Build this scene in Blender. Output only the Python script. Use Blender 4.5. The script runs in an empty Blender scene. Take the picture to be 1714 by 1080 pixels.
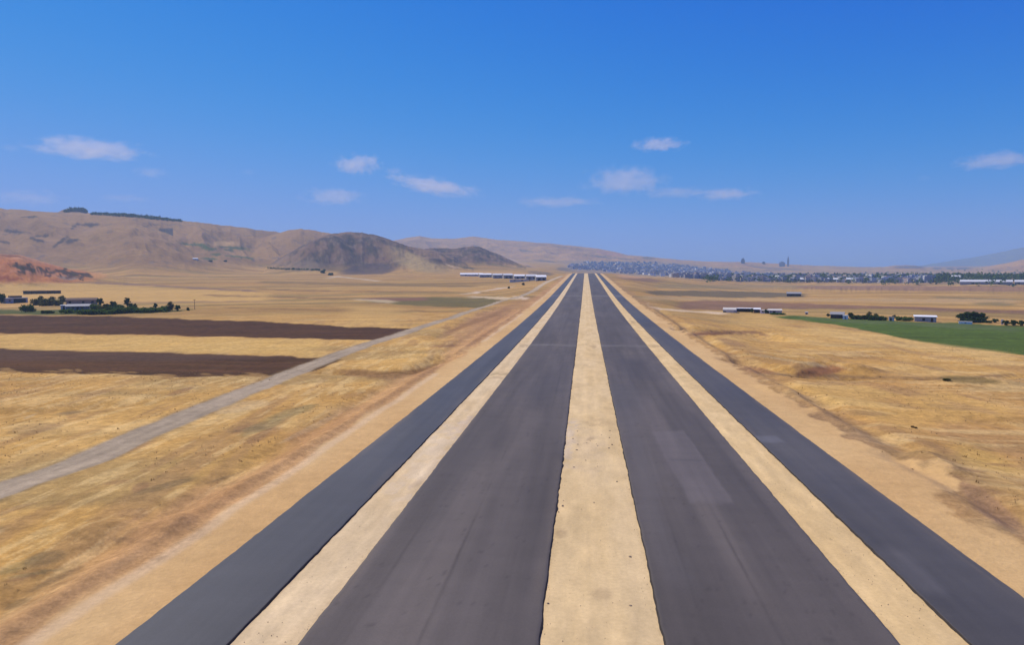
import bpy, math, random
import numpy as np
random.seed(7); RNG = np.random.default_rng(7)
SC = bpy.context.scene
COL = SC.collection
R = math.radians

# ---------------------------------------------------------------- camera model
HCAM = 18.0; F = 1142.67; CX, CY = 857.0, 540.0          # photograph pixels
PIT = math.atan((540 - 463) / F)
YAW = math.atan((980 - 857) / F * math.cos(PIT))
cp, sp = math.cos(PIT), math.sin(PIT)
cam = bpy.data.cameras.new('camera'); cam.lens = 24; cam.sensor_width = 36
cam.clip_start = 0.5; cam.clip_end = 60000
camo = bpy.data.objects.new('camera', cam); COL.objects.link(camo)
camo.location = (0, 0, HCAM); camo.rotation_euler = (R(90) - PIT, 0, YAW)
SC.camera = camo

def theta_of(px):
    return np.arctan((np.asarray(px, float) - CX) / F * cp) - YAW
def px_of(theta):
    return CX + F * np.tan(np.clip(theta + YAW, -1.45, 1.45)) / cp
def z_at(theta, D, py):
    fh = D * np.cos(theta + YAW); t = (CY - np.asarray(py, float)) / F
    return HCAM + fh * (t * cp - sp) / (cp + t * sp)
def project(x, y, z):
    th = np.arctan2(x, y); D = np.hypot(x, y); u = z - HCAM
    fh = D * np.cos(th + YAW); fw = fh * cp - u * sp; up = fh * sp + u * cp
    fw = np.where(fw > 0.5, fw, np.nan)
    return CX + F * D * np.sin(th + YAW) / fw, CY - F * up / fw

# ---------------------------------------------------------------- noise
_T = np.random.default_rng(3).random((256, 256)).astype(np.float32)
def vnoise(x, y, s=0):
    x = np.asarray(x, np.float64) + s * 17.31; y = np.asarray(y, np.float64) + s * 9.73
    xi = np.floor(x).astype(np.int64); yi = np.floor(y).astype(np.int64)
    fx = (x - xi).astype(np.float32); fy = (y - yi).astype(np.float32)
    fx = fx * fx * fx * (fx * (fx * 6 - 15) + 10); fy = fy * fy * fy * (fy * (fy * 6 - 15) + 10)
    a = _T[xi & 255, yi & 255]; b = _T[(xi + 1) & 255, yi & 255]
    c = _T[xi & 255, (yi + 1) & 255]; d = _T[(xi + 1) & 255, (yi + 1) & 255]
    return (a + (b - a) * fx) * (1 - fy) + (c + (d - c) * fx) * fy
def fbm(x, y, o=4, s=0, g=0.5):
    r = 0; a = 1; t = 0
    for i in range(o):
        r = r + a * vnoise(x * 2.03 ** i, y * 2.03 ** i, s + i * 5); t += a; a *= g
    return r / t                                                     # 0..1, mean 0.5
def sst(a, b, x):
    t = np.clip((x - a) / (b - a), 0, 1); return t * t * (3 - 2 * t)

# ---------------------------------------------------------------- terrain
def zroad(y):
    y = np.asarray(y, float)
    z = np.where(y < 0, 0, np.where(y < 454, 2.5e-5 * y * y, 5.153 + 0.0245 * (y - 454)))
    d = np.maximum(y - 1180, 0)
    return z - 1.6e-4 * np.minimum(d, 400) ** 2 - 0.12 * np.maximum(d - 400, 0)

P = lambda d, py: (d, None, py)
BASE = [
 (-900, [(0,-1.5),(450,-1.5),(600,-.5),P(1000,480),P(1250,466),P(1600,455),P(2400,440),P(5000,430),P(14000,440)]),
 (0,    [(0,-1.5),(450,-1.5),(640,-.5),P(1000,478),P(1250,465),P(1600,453),P(2400,440),P(5000,430),P(14000,440)]),
 (300,  [(0,-1.5),(400,-1.2),(650,.3),P(900,477),P(1200,466),P(1500,457),P(2400,445),P(5000,435),P(14000,445)]),
 (600,  [(0,-1.5),(350,-.7),(600,2.2),P(900,474),P(1200,465),P(1500,458),P(2000,450),P(5000,440),P(14000,447)]),
 (800,  [(0,-1.5),(300,-.6),(500,1.5),P(700,486),P(900,472),P(1100,464),P(1400,455),P(2000,445),P(5000,437),P(14000,450)]),
 (930,  [(0,-1.5),(300,.3),(450,3.2),(700,9.0),(900,14),P(1150,462),P(1400,458),P(2000,451),P(3000,440),P(5000,438),P(14000,452)]),
 (990,  [(0,-.5),(171,.5),(454,4.6),(1180,22),(1300,22.5),P(1500,462),P(2400,457.5),P(3400,447),P(5200,430),P(14000,452)]),
 (1050, [(0,-.9),(300,.7),(500,3.6),(800,9.5),P(1150,461),P(1350,464),P(2400,460.5),P(3400,447),P(5000,436),P(14000,454)]),
 (1120, [(0,-1.2),(300,-.3),(600,1.6),(900,5),P(1200,468),P(1600,467),P(2300,464),P(3400,450),P(5000,440),P(14000,455)]),
 (1250, [(0,-1.5),(300,-1.5),(600,-1.5),(1200,-1),P(1800,474.5),P(2800,465),P(3900,453),P(4800,446),P(6000,443),P(14000,456)]),
 (1500, [(0,-1.5),(600,-1.5),(1400,-1.2),P(1750,479),P(2350,476),P(3100,467),P(4000,458),P(5000,450),P(7000,447),P(14000,456)]),
 (1714, [(0,-1.5),(600,-1.5),(1400,-1.2),P(1750,480),P(2350,478),P(3100,469),P(4000,460),P(5000,451),P(7000,447),P(14000,456)]),
 (3200, [(0,-1.5),(600,-1.5),(1400,-1.2),P(1750,480),P(2350,478),P(3100,469),P(4000,460),P(5000,451),P(7000,447),P(14000,456)]),
]
PXG = np.arange(-1200, 3600, 20.0); LDG = np.linspace(math.log(2), math.log(15000), 420)
def _base_table():
    Dg = np.exp(LDG); cols = []; pxs = []
    for px, ent in BASE:
        th = float(theta_of(px)); d = []; z = []
        for e in ent:
            d.append(e[0]); z.append(e[1] if len(e) == 2 else float(z_at(th, e[0], e[2])))
        cols.append(np.interp(Dg, d, z)); pxs.append(px)
    cols = np.array(cols)
    T = np.stack([np.interp(PXG, pxs, cols[:, j]) for j in range(len(Dg))], 1)
    k = np.exp(-0.5 * (np.arange(-5, 6) / 1.8) ** 2); k /= k.sum()
    Tp = np.pad(T, ((5, 5), (0, 0)), 'edge')
    T = sum(k[i] * Tp[i:i + T.shape[0]] for i in range(11))
    Tp = np.pad(T, ((0, 0), (5, 5)), 'edge')
    return sum(k[i] * Tp[:, i:i + T.shape[1]] for i in range(11))
BT = _base_table()
def base_z(px, D):
    u = np.clip((px - PXG[0]) / 20.0, 0, len(PXG) - 1.001)
    v = np.clip((np.log(np.maximum(D, 2.0)) - LDG[0]) / (LDG[1] - LDG[0]), 0, len(LDG) - 1.001)
    i = u.astype(int); j = v.astype(int); fu = u - i; fv = v - j
    return (BT[i, j] * (1 - fu) + BT[i + 1, j] * fu) * (1 - fv) + (BT[i, j + 1] * (1 - fu) + BT[i + 1, j + 1] * fu) * fv

# name, distance, front width, back width, power, gully height, skyline
RIDGES = [
 ('hill', 2500, 1150, 900, 1.0, 44, [(-900,392),(-300,352),(-100,346),(0,350),(60,353),(96,356),(152,357.5),(210,358),(250,361.5),(300,369),(380,379),(430,385),(480,390),(560,400),(640,415),(720,436),(800,462),(3600,470)]),
 ('hill', 2440, 150, 200, 1.0, 0, [(-1200,480),(60,470),(92,360),(106,351.5),(125,348),(146,351.5),(158,360),(190,470),(3600,480)]),
 ('hill', 2250, 520, 600, 1.0, 18, [(-1200,470),(400,470),(440,398),(470,390),(490,386),(506,384.5),(530,386.5),(570,394),(620,402),(690,425),(720,460),(3600,470)]),
 ('rocky_hill', 1780, 430, 420, .9, 34, [(-1200,470),(425,470),(445,447),(470,432),(490,420),(505,411),(520,402),(540,395),(560,391),(588,388.5),(608,389.5),(625,392),(645,399),(668,407),(700,415),(730,421),(760,430),(790,446),(810,462),(3600,470)]),
 ('rocky_hill', 2000, 420, 400, .9, 20, [(-1200,470),(650,470),(680,422),(700,418),(725,415.5),(760,417),(780,413.5),(790,411.5),(802,414),(820,420),(838,427),(850,433),(865,440),(885,452),(900,465),(3600,470)]),
 ('hill', 5200, 1700, 1000, 1.0, 70, [(-1200,470),(560,470),(620,412),(660,403),(690,397.5),(703,395.5),(720,399),(760,400),(792,396.5),(830,402),(870,405),(920,408),(960,412.5),(1000,416),(1022,420),(1050,427),(1100,432),(1150,436.5),(1200,438),(1243,439),(1300,441.5),(1350,444.5),(1400,446),(1450,448),(1480,447.5),(1497,445),(1530,444.5),(1550,448),(1600,449.5),(1640,448),(1680,441),(1714,434),(1800,424),(2200,418),(3600,430)]),
 ('quarry_mound', 1120, 330, 300, .8, 14, [(-900,440),(-200,424),(-60,423),(0,425.5),(28,427),(50,432),(72,438),(95,445),(120,452),(150,457),(180,464),(260,478),(3600,490)]),
 ('mountain', 9500, 2600, 2400, 1.0, 60, [(-1200,470),(1400,470),(1480,456),(1520,450),(1560,443),(1600,436),(1640,429),(1680,421),(1714,414),(1800,402),(1950,390),(2300,400),(3600,420)]),
]
def flat_xy(px, py, z=-1.2):
    a = (px - CX) / F; b = (CY - py) / F; fw = cp + b * sp; uz = b * cp - sp; k = (z - HCAM) / uz
    th = math.atan2(a, fw) - YAW; D = k * math.hypot(a, fw); return (D * math.sin(th), D * math.cos(th))
BANKS = [(np.array([flat_xy(*p) for p in pl]), w, h) for pl, w, h in (
 ([(1140,561),(1200,558),(1262,556),(1300,566)], 5, -1.7), ([(1190,572),(1240,574)], 6, .8), ([(1230,612),(1265,622),(1335,630)], 3, -1.1),
 ([(1330,626),(1375,615),(1425,621)], 4, 1.6), ([(1335,634),(1420,630)], 2.5, -1.0), ([(1420,629),(1510,633),(1610,636),(1714,628)], 2, -.9),
 ([(1590,640),(1680,642)], 3, .7), ([(560,623),(640,630),(700,626),(760,605)], 3, -1.2), ([(725,573),(780,545),(830,525)], 4, -1.2),
 ([(1500,778),(1560,806),(1640,850),(1714,900)], 1.6, -.7), ([(1540,770),(1590,800)], 1.5, .5), ([(350,880),(450,825),(560,770)], 1.2, -.35), ([(150,910),(280,900)], 1.6, .5),
 ([(0,690),(250,675)], 2, -.5), ([(1250,660),(1480,690),(1714,700)], 3, .5), ([(1240,600),(1500,590)], 4, .6))]
BANKS += [(np.array(pl, float), w, h) for pl, w, h in (([(-29.6,12),(-29.2,90),(-29.8,180),(-30,320)], .9, .32), ([(-32.6,12),(-32.2,80),(-33.2,180),(-34,320)], 1.5, -.42), ([(33.5,12),(33.8,58)], 1.3, -.6), ([(34.5,76),(34,180),(35,330)], 1.8, -.8), ([(31.5,84),(31.2,200),(32,330)], .8, .35))]
def terrain(x, y, ids=False):
    x = np.asarray(x, float); y = np.asarray(y, float)
    th = np.arctan2(x, y); D = np.hypot(x, y); px = px_of(th)
    back = np.abs(th + YAW) > 1.42
    b = base_z(px, D)
    lat = th * 1500.0
    best = np.zeros_like(b); bid = np.full(b.shape, -1)
    for k, (nm, Dr, wf, wb, pw, gh, sky) in enumerate(RIDGES):
        xs = [s[0] for s in sky]; ys = [s[1] for s in sky]
        wob = (fbm(lat / 260.0, 0 * lat + k * 3.1, 3, 11 + k) - .5)
        Dk = Dr + wob * Dr * .16
        zs = z_at(th, Dk, np.interp(px, xs, ys) + (fbm(lat / 9.0, lat * 0, 3, 40 + k) - .5) * (2.2 if Dr < 5000 else 1.0) + (fbm(lat / 42.0, lat * 0, 3, 46 + k) - .5) * (3.0 if Dr < 3000 else 1.6))
        rel = np.maximum(zs - base_z(px, Dk), 0) 
        q = np.where(D < Dk, 1 - (Dk - D) / wf, 1 - (D - Dk) / wb); q = np.clip(q, 0, 1)
        pr = (q * q * (3 - 2 * q)) ** pw
        gul = np.abs(fbm(lat / 120.0 + .4 * (D / 300), D / 420.0, 4, 21 + k) - .5) * 2
        gul = gul + .3 * (np.abs(fbm(lat / 48.0 + .3 * (D / 200), D / 210.0, 4, 121 + k) - .5) * 2 - .25)
        rock = fbm(lat / 22.0, D / 30.0, 4, 31 + k) - .5
        rough = 4 * pr * (1 - pr) * np.minimum(rel / 60, 1)
        hz = rel * pr - rough * gh * (gul - .25) + rough * rock * (22 if 'quarry' in nm else 8 if 'rocky' in nm else 4.0)
        hz = np.where(back, 0, np.maximum(hz, 0))
        bid = np.where(hz > best, k, bid); best = np.maximum(best, hz)
    amp = sst(40, 400, D) * (1 - sst(1500, 3000, D))
    und = (fbm(x / 90.0, y / 90.0, 4, 2) - .5) * (1.1 + 2.0 * amp) + (fbm(x / 14.0, y / 14.0, 4, 4) - .5) * .55
    g = np.array(b + best)
    W = np.where(x > 0, 13 + .05 * np.maximum(y, 0), 22 + .05 * np.maximum(y, 0))
    off = np.where(x > 0, x - 31.0, -x - 29.0)
    w = 1 - sst(0, 1, off / W)
    w = w * (1 - sst(1500, 1800, y))
    g = (g + und) * (1 - w) + (zroad(y) - .30) * w
    for pts, wd, hh in BANKS:
        x0, x1 = pts[:, 0].min() - 4 * wd, pts[:, 0].max() + 4 * wd; y0, y1 = pts[:, 1].min() - 4 * wd, pts[:, 1].max() + 4 * wd
        k = np.nonzero((x > x0) & (x < x1) & (y > y0) & (y < y1))
        if len(k[0]) == 0: continue
        xs, ys = x[k], y[k]; dm = np.full(xs.shape, 1e9)
        for (ax, ay), (bx, by) in zip(pts[:-1], pts[1:]):
            L = (bx - ax) ** 2 + (by - ay) ** 2 + 1e-9; t = np.clip(((xs - ax) * (bx - ax) + (ys - ay) * (by - ay)) / L, 0, 1)
            dm = np.minimum(dm, np.hypot(xs - ax - t * (bx - ax), ys - ay - t * (by - ay)))
        dm = dm + (fbm(xs / 5, ys / 5, 3, 141) - .5) * wd
        g[k] += hh * np.exp(-(dm / wd) ** 2) * sst(27.0, 30.0, np.abs(xs))
    if ids:
        return g, best, bid, px, D, w
    return g

_t0, _t1 = float(theta_of(-60)), float(theta_of(1774))
TH = np.concatenate([np.linspace(-math.pi, _t0, 150)[:-1], np.linspace(_t0, _t1, 1380), np.linspace(_t1, math.pi, 150)[1:-1]])
DR = [2.0]
while DR[-1] < 12500:
    _d = DR[-1]
    DR.append(_d + (2.0 if _d < 24 else float(np.clip(_d * _d * 4.3e-5, .3, 13)) if _d < 4600 else 13 + (_d - 4600) * .012))
DR = np.array(DR)
GT, GD = np.meshgrid(TH, DR, indexing='ij')
GX, GY = np.sin(GT) * GD, np.cos(GT) * GD
GZ, GREL, GID, _, _, _ = terrain(GX, GY, True)
GS = np.maximum.accumulate((GZ - HCAM) / GD, axis=1)
def unproject(px, py):
    """Where the view rays through these photograph points meet the terrain."""
    px = np.atleast_1d(np.asarray(px, float)); py = np.atleast_1d(np.asarray(py, float))
    a = (px - CX) / F; b = (CY - py) / F
    fw = cp + b * sp; uz = b * cp - sp
    n = np.hypot(a, fw); th = np.arctan2(a, fw) - YAW; slope = uz / n
    i = np.clip(np.searchsorted(TH, th), 1, len(TH) - 1); i = np.where(th - TH[i - 1] < TH[i] - th, i - 1, i)
    S = GS[i]; ok = S >= slope[:, None]; hit = ok.any(1); j = np.maximum(ok.argmax(1), 1); r = np.arange(len(px))
    s0, s1 = S[r, j - 1], S[r, j]
    f = np.clip((slope - s0) / np.where(s1 - s0 < 1e-9, 1, s1 - s0), 0, 1)
    D = DR[j - 1] + f * (DR[j] - DR[j - 1]); x = np.sin(th) * D; y = np.cos(th) * D
    return x, y, terrain(x, y), D, hit
def at(px, py):
    x, y, z, D, h = unproject([px], [py])
    return float(x[0]), float(y[0]), float(z[0]), float(D[0] * math.cos(float(theta_of(px)) + YAW))

# ---------------------------------------------------------------- helpers
def tag(o, label=None, cat=None, group=None, kind=None):
    if label: o['label'] = label
    if cat: o['category'] = cat
    if group: o['group'] = group
    if kind: o['kind'] = kind
    return o
def link(name, me, parent=None):
    o = bpy.data.objects.new(name, me); COL.objects.link(o)
    if parent: o.parent = parent
    return o
def empty(name, loc, rz=0.0):
    o = bpy.data.objects.new(name, None); COL.objects.link(o); o.empty_display_size = .5
    o.location = loc; o.rotation_euler = (0, 0, rz); return o
def copy_tree(o, parent=None):
    c = o.copy(); COL.objects.link(c); c.parent = parent
    for ch in o.children: copy_tree(ch, c)
    return c
class MB:
    def __init__(s): s.v = []; s.f = []; s.m = []
    def quad(s, a, b, c, d, m=0):
        n = len(s.v); s.v += [a, b, c, d]; s.f.append((n, n + 1, n + 2, n + 3)); s.m.append(m)
    def poly(s, pts, m=0):
        n = len(s.v); s.v += list(pts); s.f.append(tuple(range(n, n + len(pts)))); s.m.append(m)
    def box(s, x0, x1, y0, y1, z0, z1, m=0, top=None):
        n = len(s.v)
        s.v += [(x0,y0,z0),(x1,y0,z0),(x1,y1,z0),(x0,y1,z0),(x0,y0,z1),(x1,y0,z1),(x1,y1,z1),(x0,y1,z1)]
        for q in ((3,2,1,0),(0,1,5,4),(1,2,6,5),(2,3,7,6),(3,0,4,7)):
            s.f.append(tuple(n + i for i in q)); s.m.append(m)
        s.f.append((n+4,n+5,n+6,n+7)); s.m.append(m if top is None else top)
    def tube(s, pts, rad, seg=6, m=0):
        rings = []
        for (x, y, z), r in zip(pts, rad):
            n = len(s.v); rings.append(n)
            for k in range(seg):
                a = 2 * math.pi * k / seg; s.v.append((x + r * math.cos(a), y + r * math.sin(a), z))
        for a, b in zip(rings, rings[1:]):
            for k in range(seg):
                s.f.append((a + k, a + (k + 1) % seg, b + (k + 1) % seg, b + k)); s.m.append(m)
        s.f.append(tuple(rings[-1] + k for k in range(seg))); s.m.append(m)
    def mesh(s, name, mats):
        me = bpy.data.meshes.new(name); me.from_pydata(s.v, [], s.f)
        for m in (mats if isinstance(mats, (list, tuple)) else [mats]): me.materials.append(m)
        me.polygons.foreach_set('material_index', s.m); me.update(); return me
    def build(s, name, mats, parent=None): return link(name, s.mesh(name, mats), parent)

def np_mesh(name, V, Q, mats=(), attr=None, normals=None, smooth=True, midx=None):
    me = bpy.data.meshes.new(name); nv, nf = len(V), len(Q); k = Q.shape[1]
    me.vertices.add(nv); me.vertices.foreach_set('co', np.ascontiguousarray(V, np.float32).ravel())
    me.loops.add(nf * k); me.loops.foreach_set('vertex_index', np.ascontiguousarray(Q, np.int32).ravel())
    me.polygons.add(nf)
    me.polygons.foreach_set('loop_start', np.arange(0, nf * k, k, dtype=np.int32))
    me.update(calc_edges=True)
    me.polygons.foreach_set('use_smooth', np.full(nf, smooth))
    for m in mats: me.materials.append(m)
    if midx is not None: me.polygons.foreach_set('material_index', np.asarray(midx, np.int32))
    if attr is not None:
        a = me.attributes.new('albedo', 'FLOAT_COLOR', 'POINT')
        c = np.ones((nv, 4), np.float32); c[:, :attr.shape[1]] = attr; a.data.foreach_set('color', c.ravel())
    if normals is not None: me.normals_split_custom_set_from_vertices(np.ascontiguousarray(normals, np.float32))
    me.validate(); me.update()
    return me

# ---------------------------------------------------------------- materials
class NT:
    def __init__(s, name):
        s.mat = bpy.data.materials.new(name); s.mat.use_nodes = True
        s.t = s.mat.node_tree; s.t.nodes.clear(); s.out = s.n('ShaderNodeOutputMaterial')
    def n(s, typ, **kw):
        d = s.t.nodes.new(typ)
        for k, v in kw.items(): setattr(d, k, v)
        return d
    def l(s, a, b): s.t.links.new(a, b)
    def noise(s, vec, scale, detail=4, rough=.55):
        d = s.n('ShaderNodeTexNoise'); d.inputs['Scale'].default_value = scale
        d.inputs['Detail'].default_value = detail; d.inputs['Roughness'].default_value = rough
        s.l(vec, d.inputs['Vector']); return d.outputs['Fac']
    def rng(s, val, a, b, c, d):
        m = s.n('ShaderNodeMapRange'); s.l(val, m.inputs[0])
        for i, v in zip((1, 2, 3, 4), (a, b, c, d)): m.inputs[i].default_value = v
        return m.outputs[0]
    def mathn(s, op, a, b):
        m = s.n('ShaderNodeMath', operation=op)
        for i, v in enumerate((a, b)):
            if isinstance(v, (int, float)): m.inputs[i].default_value = v
            else: s.l(v, m.inputs[i])
        return m.outputs[0]
    def scale(s, vec, sx, sy, sz):
        m = s.n('ShaderNodeMapping'); m.inputs['Scale'].default_value = (sx, sy, sz); s.l(vec, m.inputs['Vector']); return m.outputs[0]
    def mul(s, col, fac):
        m = s.n('ShaderNodeVectorMath', operation='SCALE'); s.l(col, m.inputs[0]); s.l(fac, m.inputs['Scale']); return m.outputs[0]
    def mix(s, a, b, fac):
        m = s.n('ShaderNodeMix', data_type='RGBA')
        for v, i in ((a, 6), (b, 7)):
            if isinstance(v, tuple): m.inputs[i].default_value = (*v, 1)
            else: s.l(v, m.inputs[i])
        s.l(fac, m.inputs[0]); return m.outputs[2]
    def bsdf(s, col, rough=.9, spec=.2, bump=None, strength=.5, dist=.1):
        b = s.n('ShaderNodeBsdfPrincipled'); b.inputs['Specular IOR Level'].default_value = spec
        if isinstance(col, tuple): b.inputs['Base Color'].default_value = (*col, 1)
        else: s.l(col, b.inputs['Base Color'])
        if isinstance(rough, (int, float)): b.inputs['Roughness'].default_value = rough
        else: s.l(rough, b.inputs['Roughness'])
        if bump is not None:
            u = s.n('ShaderNodeBump'); u.inputs['Strength'].default_value = strength; u.inputs['Distance'].default_value = dist
            s.l(bump, u.inputs['Height']); s.l(u.outputs[0], b.inputs['Normal'])
        s.l(b.outputs[0], s.out.inputs['Surface']); return b
def pos(t): return t.n('ShaderNodeNewGeometry').outputs['Position']

def mat_ground():
    t = NT('earth'); p = pos(t)
    a = t.n('ShaderNodeAttribute', attribute_name='albedo').outputs['Color']
    n1 = t.noise(t.scale(p, 1, 1, .2), .8, 7, .68); n2 = t.noise(t.scale(p, .35, 1, .2), .16, 6, .62)
    n3 = t.noise(p, 3.5, 3, .6)
    f = t.mathn('MULTIPLY', t.mathn('MULTIPLY', t.rng(n1, .25, .75, .66, 1.34), t.rng(n2, .3, .7, .84, 1.16)), t.rng(n3, .3, .7, .85, 1.15))
    al = t.t.nodes[-1]; at_ = [q for q in t.t.nodes if q.bl_idname == 'ShaderNodeAttribute'][0].outputs['Alpha']
    f = t.mathn('ADD', 1.0, t.mathn('MULTIPLY', t.mathn('SUBTRACT', f, 1.0), at_))
    c = t.mul(a, f)
    t.bsdf(c, .95, .1, t.mathn('ADD', n1, t.mathn('MULTIPLY', n3, .4)), .55, .22); return t.mat
def mat_asphalt(name, rough, spec):
    t = NT(name); p = pos(t)
    a = t.n('ShaderNodeAttribute', attribute_name='albedo').outputs['Color']
    s1 = t.noise(t.scale(p, 1.1, .035, 1), 1.0, 5, .55); s2 = t.noise(t.scale(p, .25, .06, 1), .35, 5, .6)
    g = t.noise(p, 9.0, 3, .7); s3 = t.noise(t.scale(p, .5, .9, 1), .5, 5, .6)
    f = t.mathn('MULTIPLY', t.mathn('MULTIPLY', t.rng(s1, .3, .7, .92, 1.08), t.rng(s2, .3, .7, .88, 1.12)), t.mathn('MULTIPLY', t.rng(g, .3, .7, .93, 1.07), t.rng(s3, .3, .7, .95, 1.05)))
    r = t.rng(s2, .3, .7, rough - .06, rough + .08)
    t.bsdf(t.mul(a, f), r, spec, g, .25, .02); return t.mat
def mat_sand():
    t = NT('graded_sand'); p = pos(t)
    a = t.n('ShaderNodeAttribute', attribute_name='albedo').outputs['Color']
    s1 = t.noise(t.scale(p, 1, .12, 1), .9, 6, .6); g = t.noise(p, 4.0, 4, .65); b = t.noise(t.scale(p, 1, .5, 1), .35, 5, .6)
    f = t.mathn('MULTIPLY', t.mathn('MULTIPLY', t.rng(s1, .3, .7, .92, 1.08), t.rng(b, .3, .7, .9, 1.1)), t.rng(g, .3, .7, .92, 1.08))
    t.bsdf(t.mul(a, f), .95, .1, t.mathn('ADD', g, s1), .4, .06); return t.mat
def mat_plain(name, c, var=.15, rough=.8, scale=1.2, spec=.3):
    t = NT(name); p = pos(t); n = t.noise(p, scale, 4, .6)
    t.bsdf(t.mul(t.mix(c, c, n), t.rng(n, .3, .7, 1 - var, 1 + var)), rough, spec); return t.mat
def mat_leaf(name, c, c2):
    t = NT(name); p = pos(t); n = t.noise(p, .9, 4, .6)
    oi = t.n('ShaderNodeObjectInfo').outputs['Random']
    col = t.mul(t.mix(c, c2, t.rng(n, .35, .65, 0, 1)), t.rng(oi, 0, 1, .8, 1.2))
    b = t.n('ShaderNodeBsdfDiffuse'); t.l(col, b.inputs[0])
    tr = t.n('ShaderNodeBsdfTranslucent'); t.l(col, tr.inputs[0])
    m = t.n('ShaderNodeMixShader'); m.inputs[0].default_value = .25
    t.l(b.outputs[0], m.inputs[1]); t.l(tr.outputs[0], m.inputs[2]); t.l(m.outputs[0], t.out.inputs['Surface']); return t.mat
def mat_town():
    t = NT('town_plaster'); oi = t.n('ShaderNodeObjectInfo').outputs['Random']
    r = t.n('ShaderNodeValToRGB'); t.l(oi, r.inputs[0]); r.color_ramp.interpolation = 'CONSTANT'
    e = r.color_ramp.elements
    cs = [(.38,.36,.36),(.48,.42,.37),(.31,.31,.34),(.70,.68,.64),(.42,.32,.27),(.34,.35,.38),(.46,.40,.34),(.29,.28,.29)]
    e[0].color = (*cs[0], 1); e[0].position = 0; e[1].color = (*cs[1], 1); e[1].position = .13
    for i, c in enumerate(cs[2:]):
        k = e.new(.26 + i * .125); k.color = (*c, 1)
    t.bsdf(r.outputs[0], .8, .2); return t.mat
def mat_attr(name, rough=.85):
    t = NT(name); a = t.n('ShaderNodeAttribute', attribute_name='albedo').outputs['Color']
    n = t.noise(pos(t), .3, 3, .6); t.bsdf(t.mul(a, t.rng(n, .3, .7, .9, 1.1)), rough, .2); return t.mat

M = dict(
 ground=mat_ground(), sand=mat_sand(), asphalt=mat_asphalt('asphalt', .75, .2), asphalt2=mat_asphalt('fresh_asphalt', .6, .25),
 edge=mat_plain('bitumen_shade_edge', (.034,.027,.022), .3, .85, 3),
 hallwhite=mat_plain('weathered_sheet', (.56,.56,.56), .1, .6), white=mat_plain('white_sheet', (.78,.78,.76), .06, .5), pale=mat_plain('pale_plaster', (.55,.52,.46), .12, .85),
 grey=mat_plain('grey_block', (.33,.33,.33), .15, .9), slate=mat_plain('slate_wall', (.17,.175,.18), .15, .8), bluegrey=mat_plain('bluegrey_sheet', (.27,.265,.26), .14, .7),
 brown=mat_plain('brown_roof', (.12,.075,.055), .2, .9), dark=mat_plain('dark_opening', (.02,.019,.019), .2, .9),
 glass=mat_plain('dark_glass', (.03,.035,.045), .1, .15, 1, .5), mud=mat_plain('mud_wall', (.32,.24,.17), .15, .95),
 wood=mat_plain('dark_timber', (.075,.04,.03), .2, .9), steel=mat_plain('steel', (.3,.3,.3), .1, .5),
 bark=mat_plain('bark', (.09,.065,.045), .25, .95, 4), stone=mat_plain('stone', (.24,.18,.125), .3, .95, 5),
 town=mat_town(), townroof=mat_plain('town_roof', (.32,.30,.30), .2, .9, .05), attr=mat_attr('town_mass'),
 leaf=mat_leaf('green_leaves', (.058,.10,.016), (.10,.15,.026)), olive=mat_leaf('olive_leaves', (.085,.085,.018), (.125,.115,.03)),
 dleaf=mat_leaf('dark_leaves', (.032,.062,.011), (.062,.10,.018)), scrub=mat_leaf('dry_scrub', (.24,.15,.055), (.32,.20,.07)),
 straw=mat_leaf('dry_straw', (.40,.27,.12), (.50,.36,.17)),
)

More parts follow.
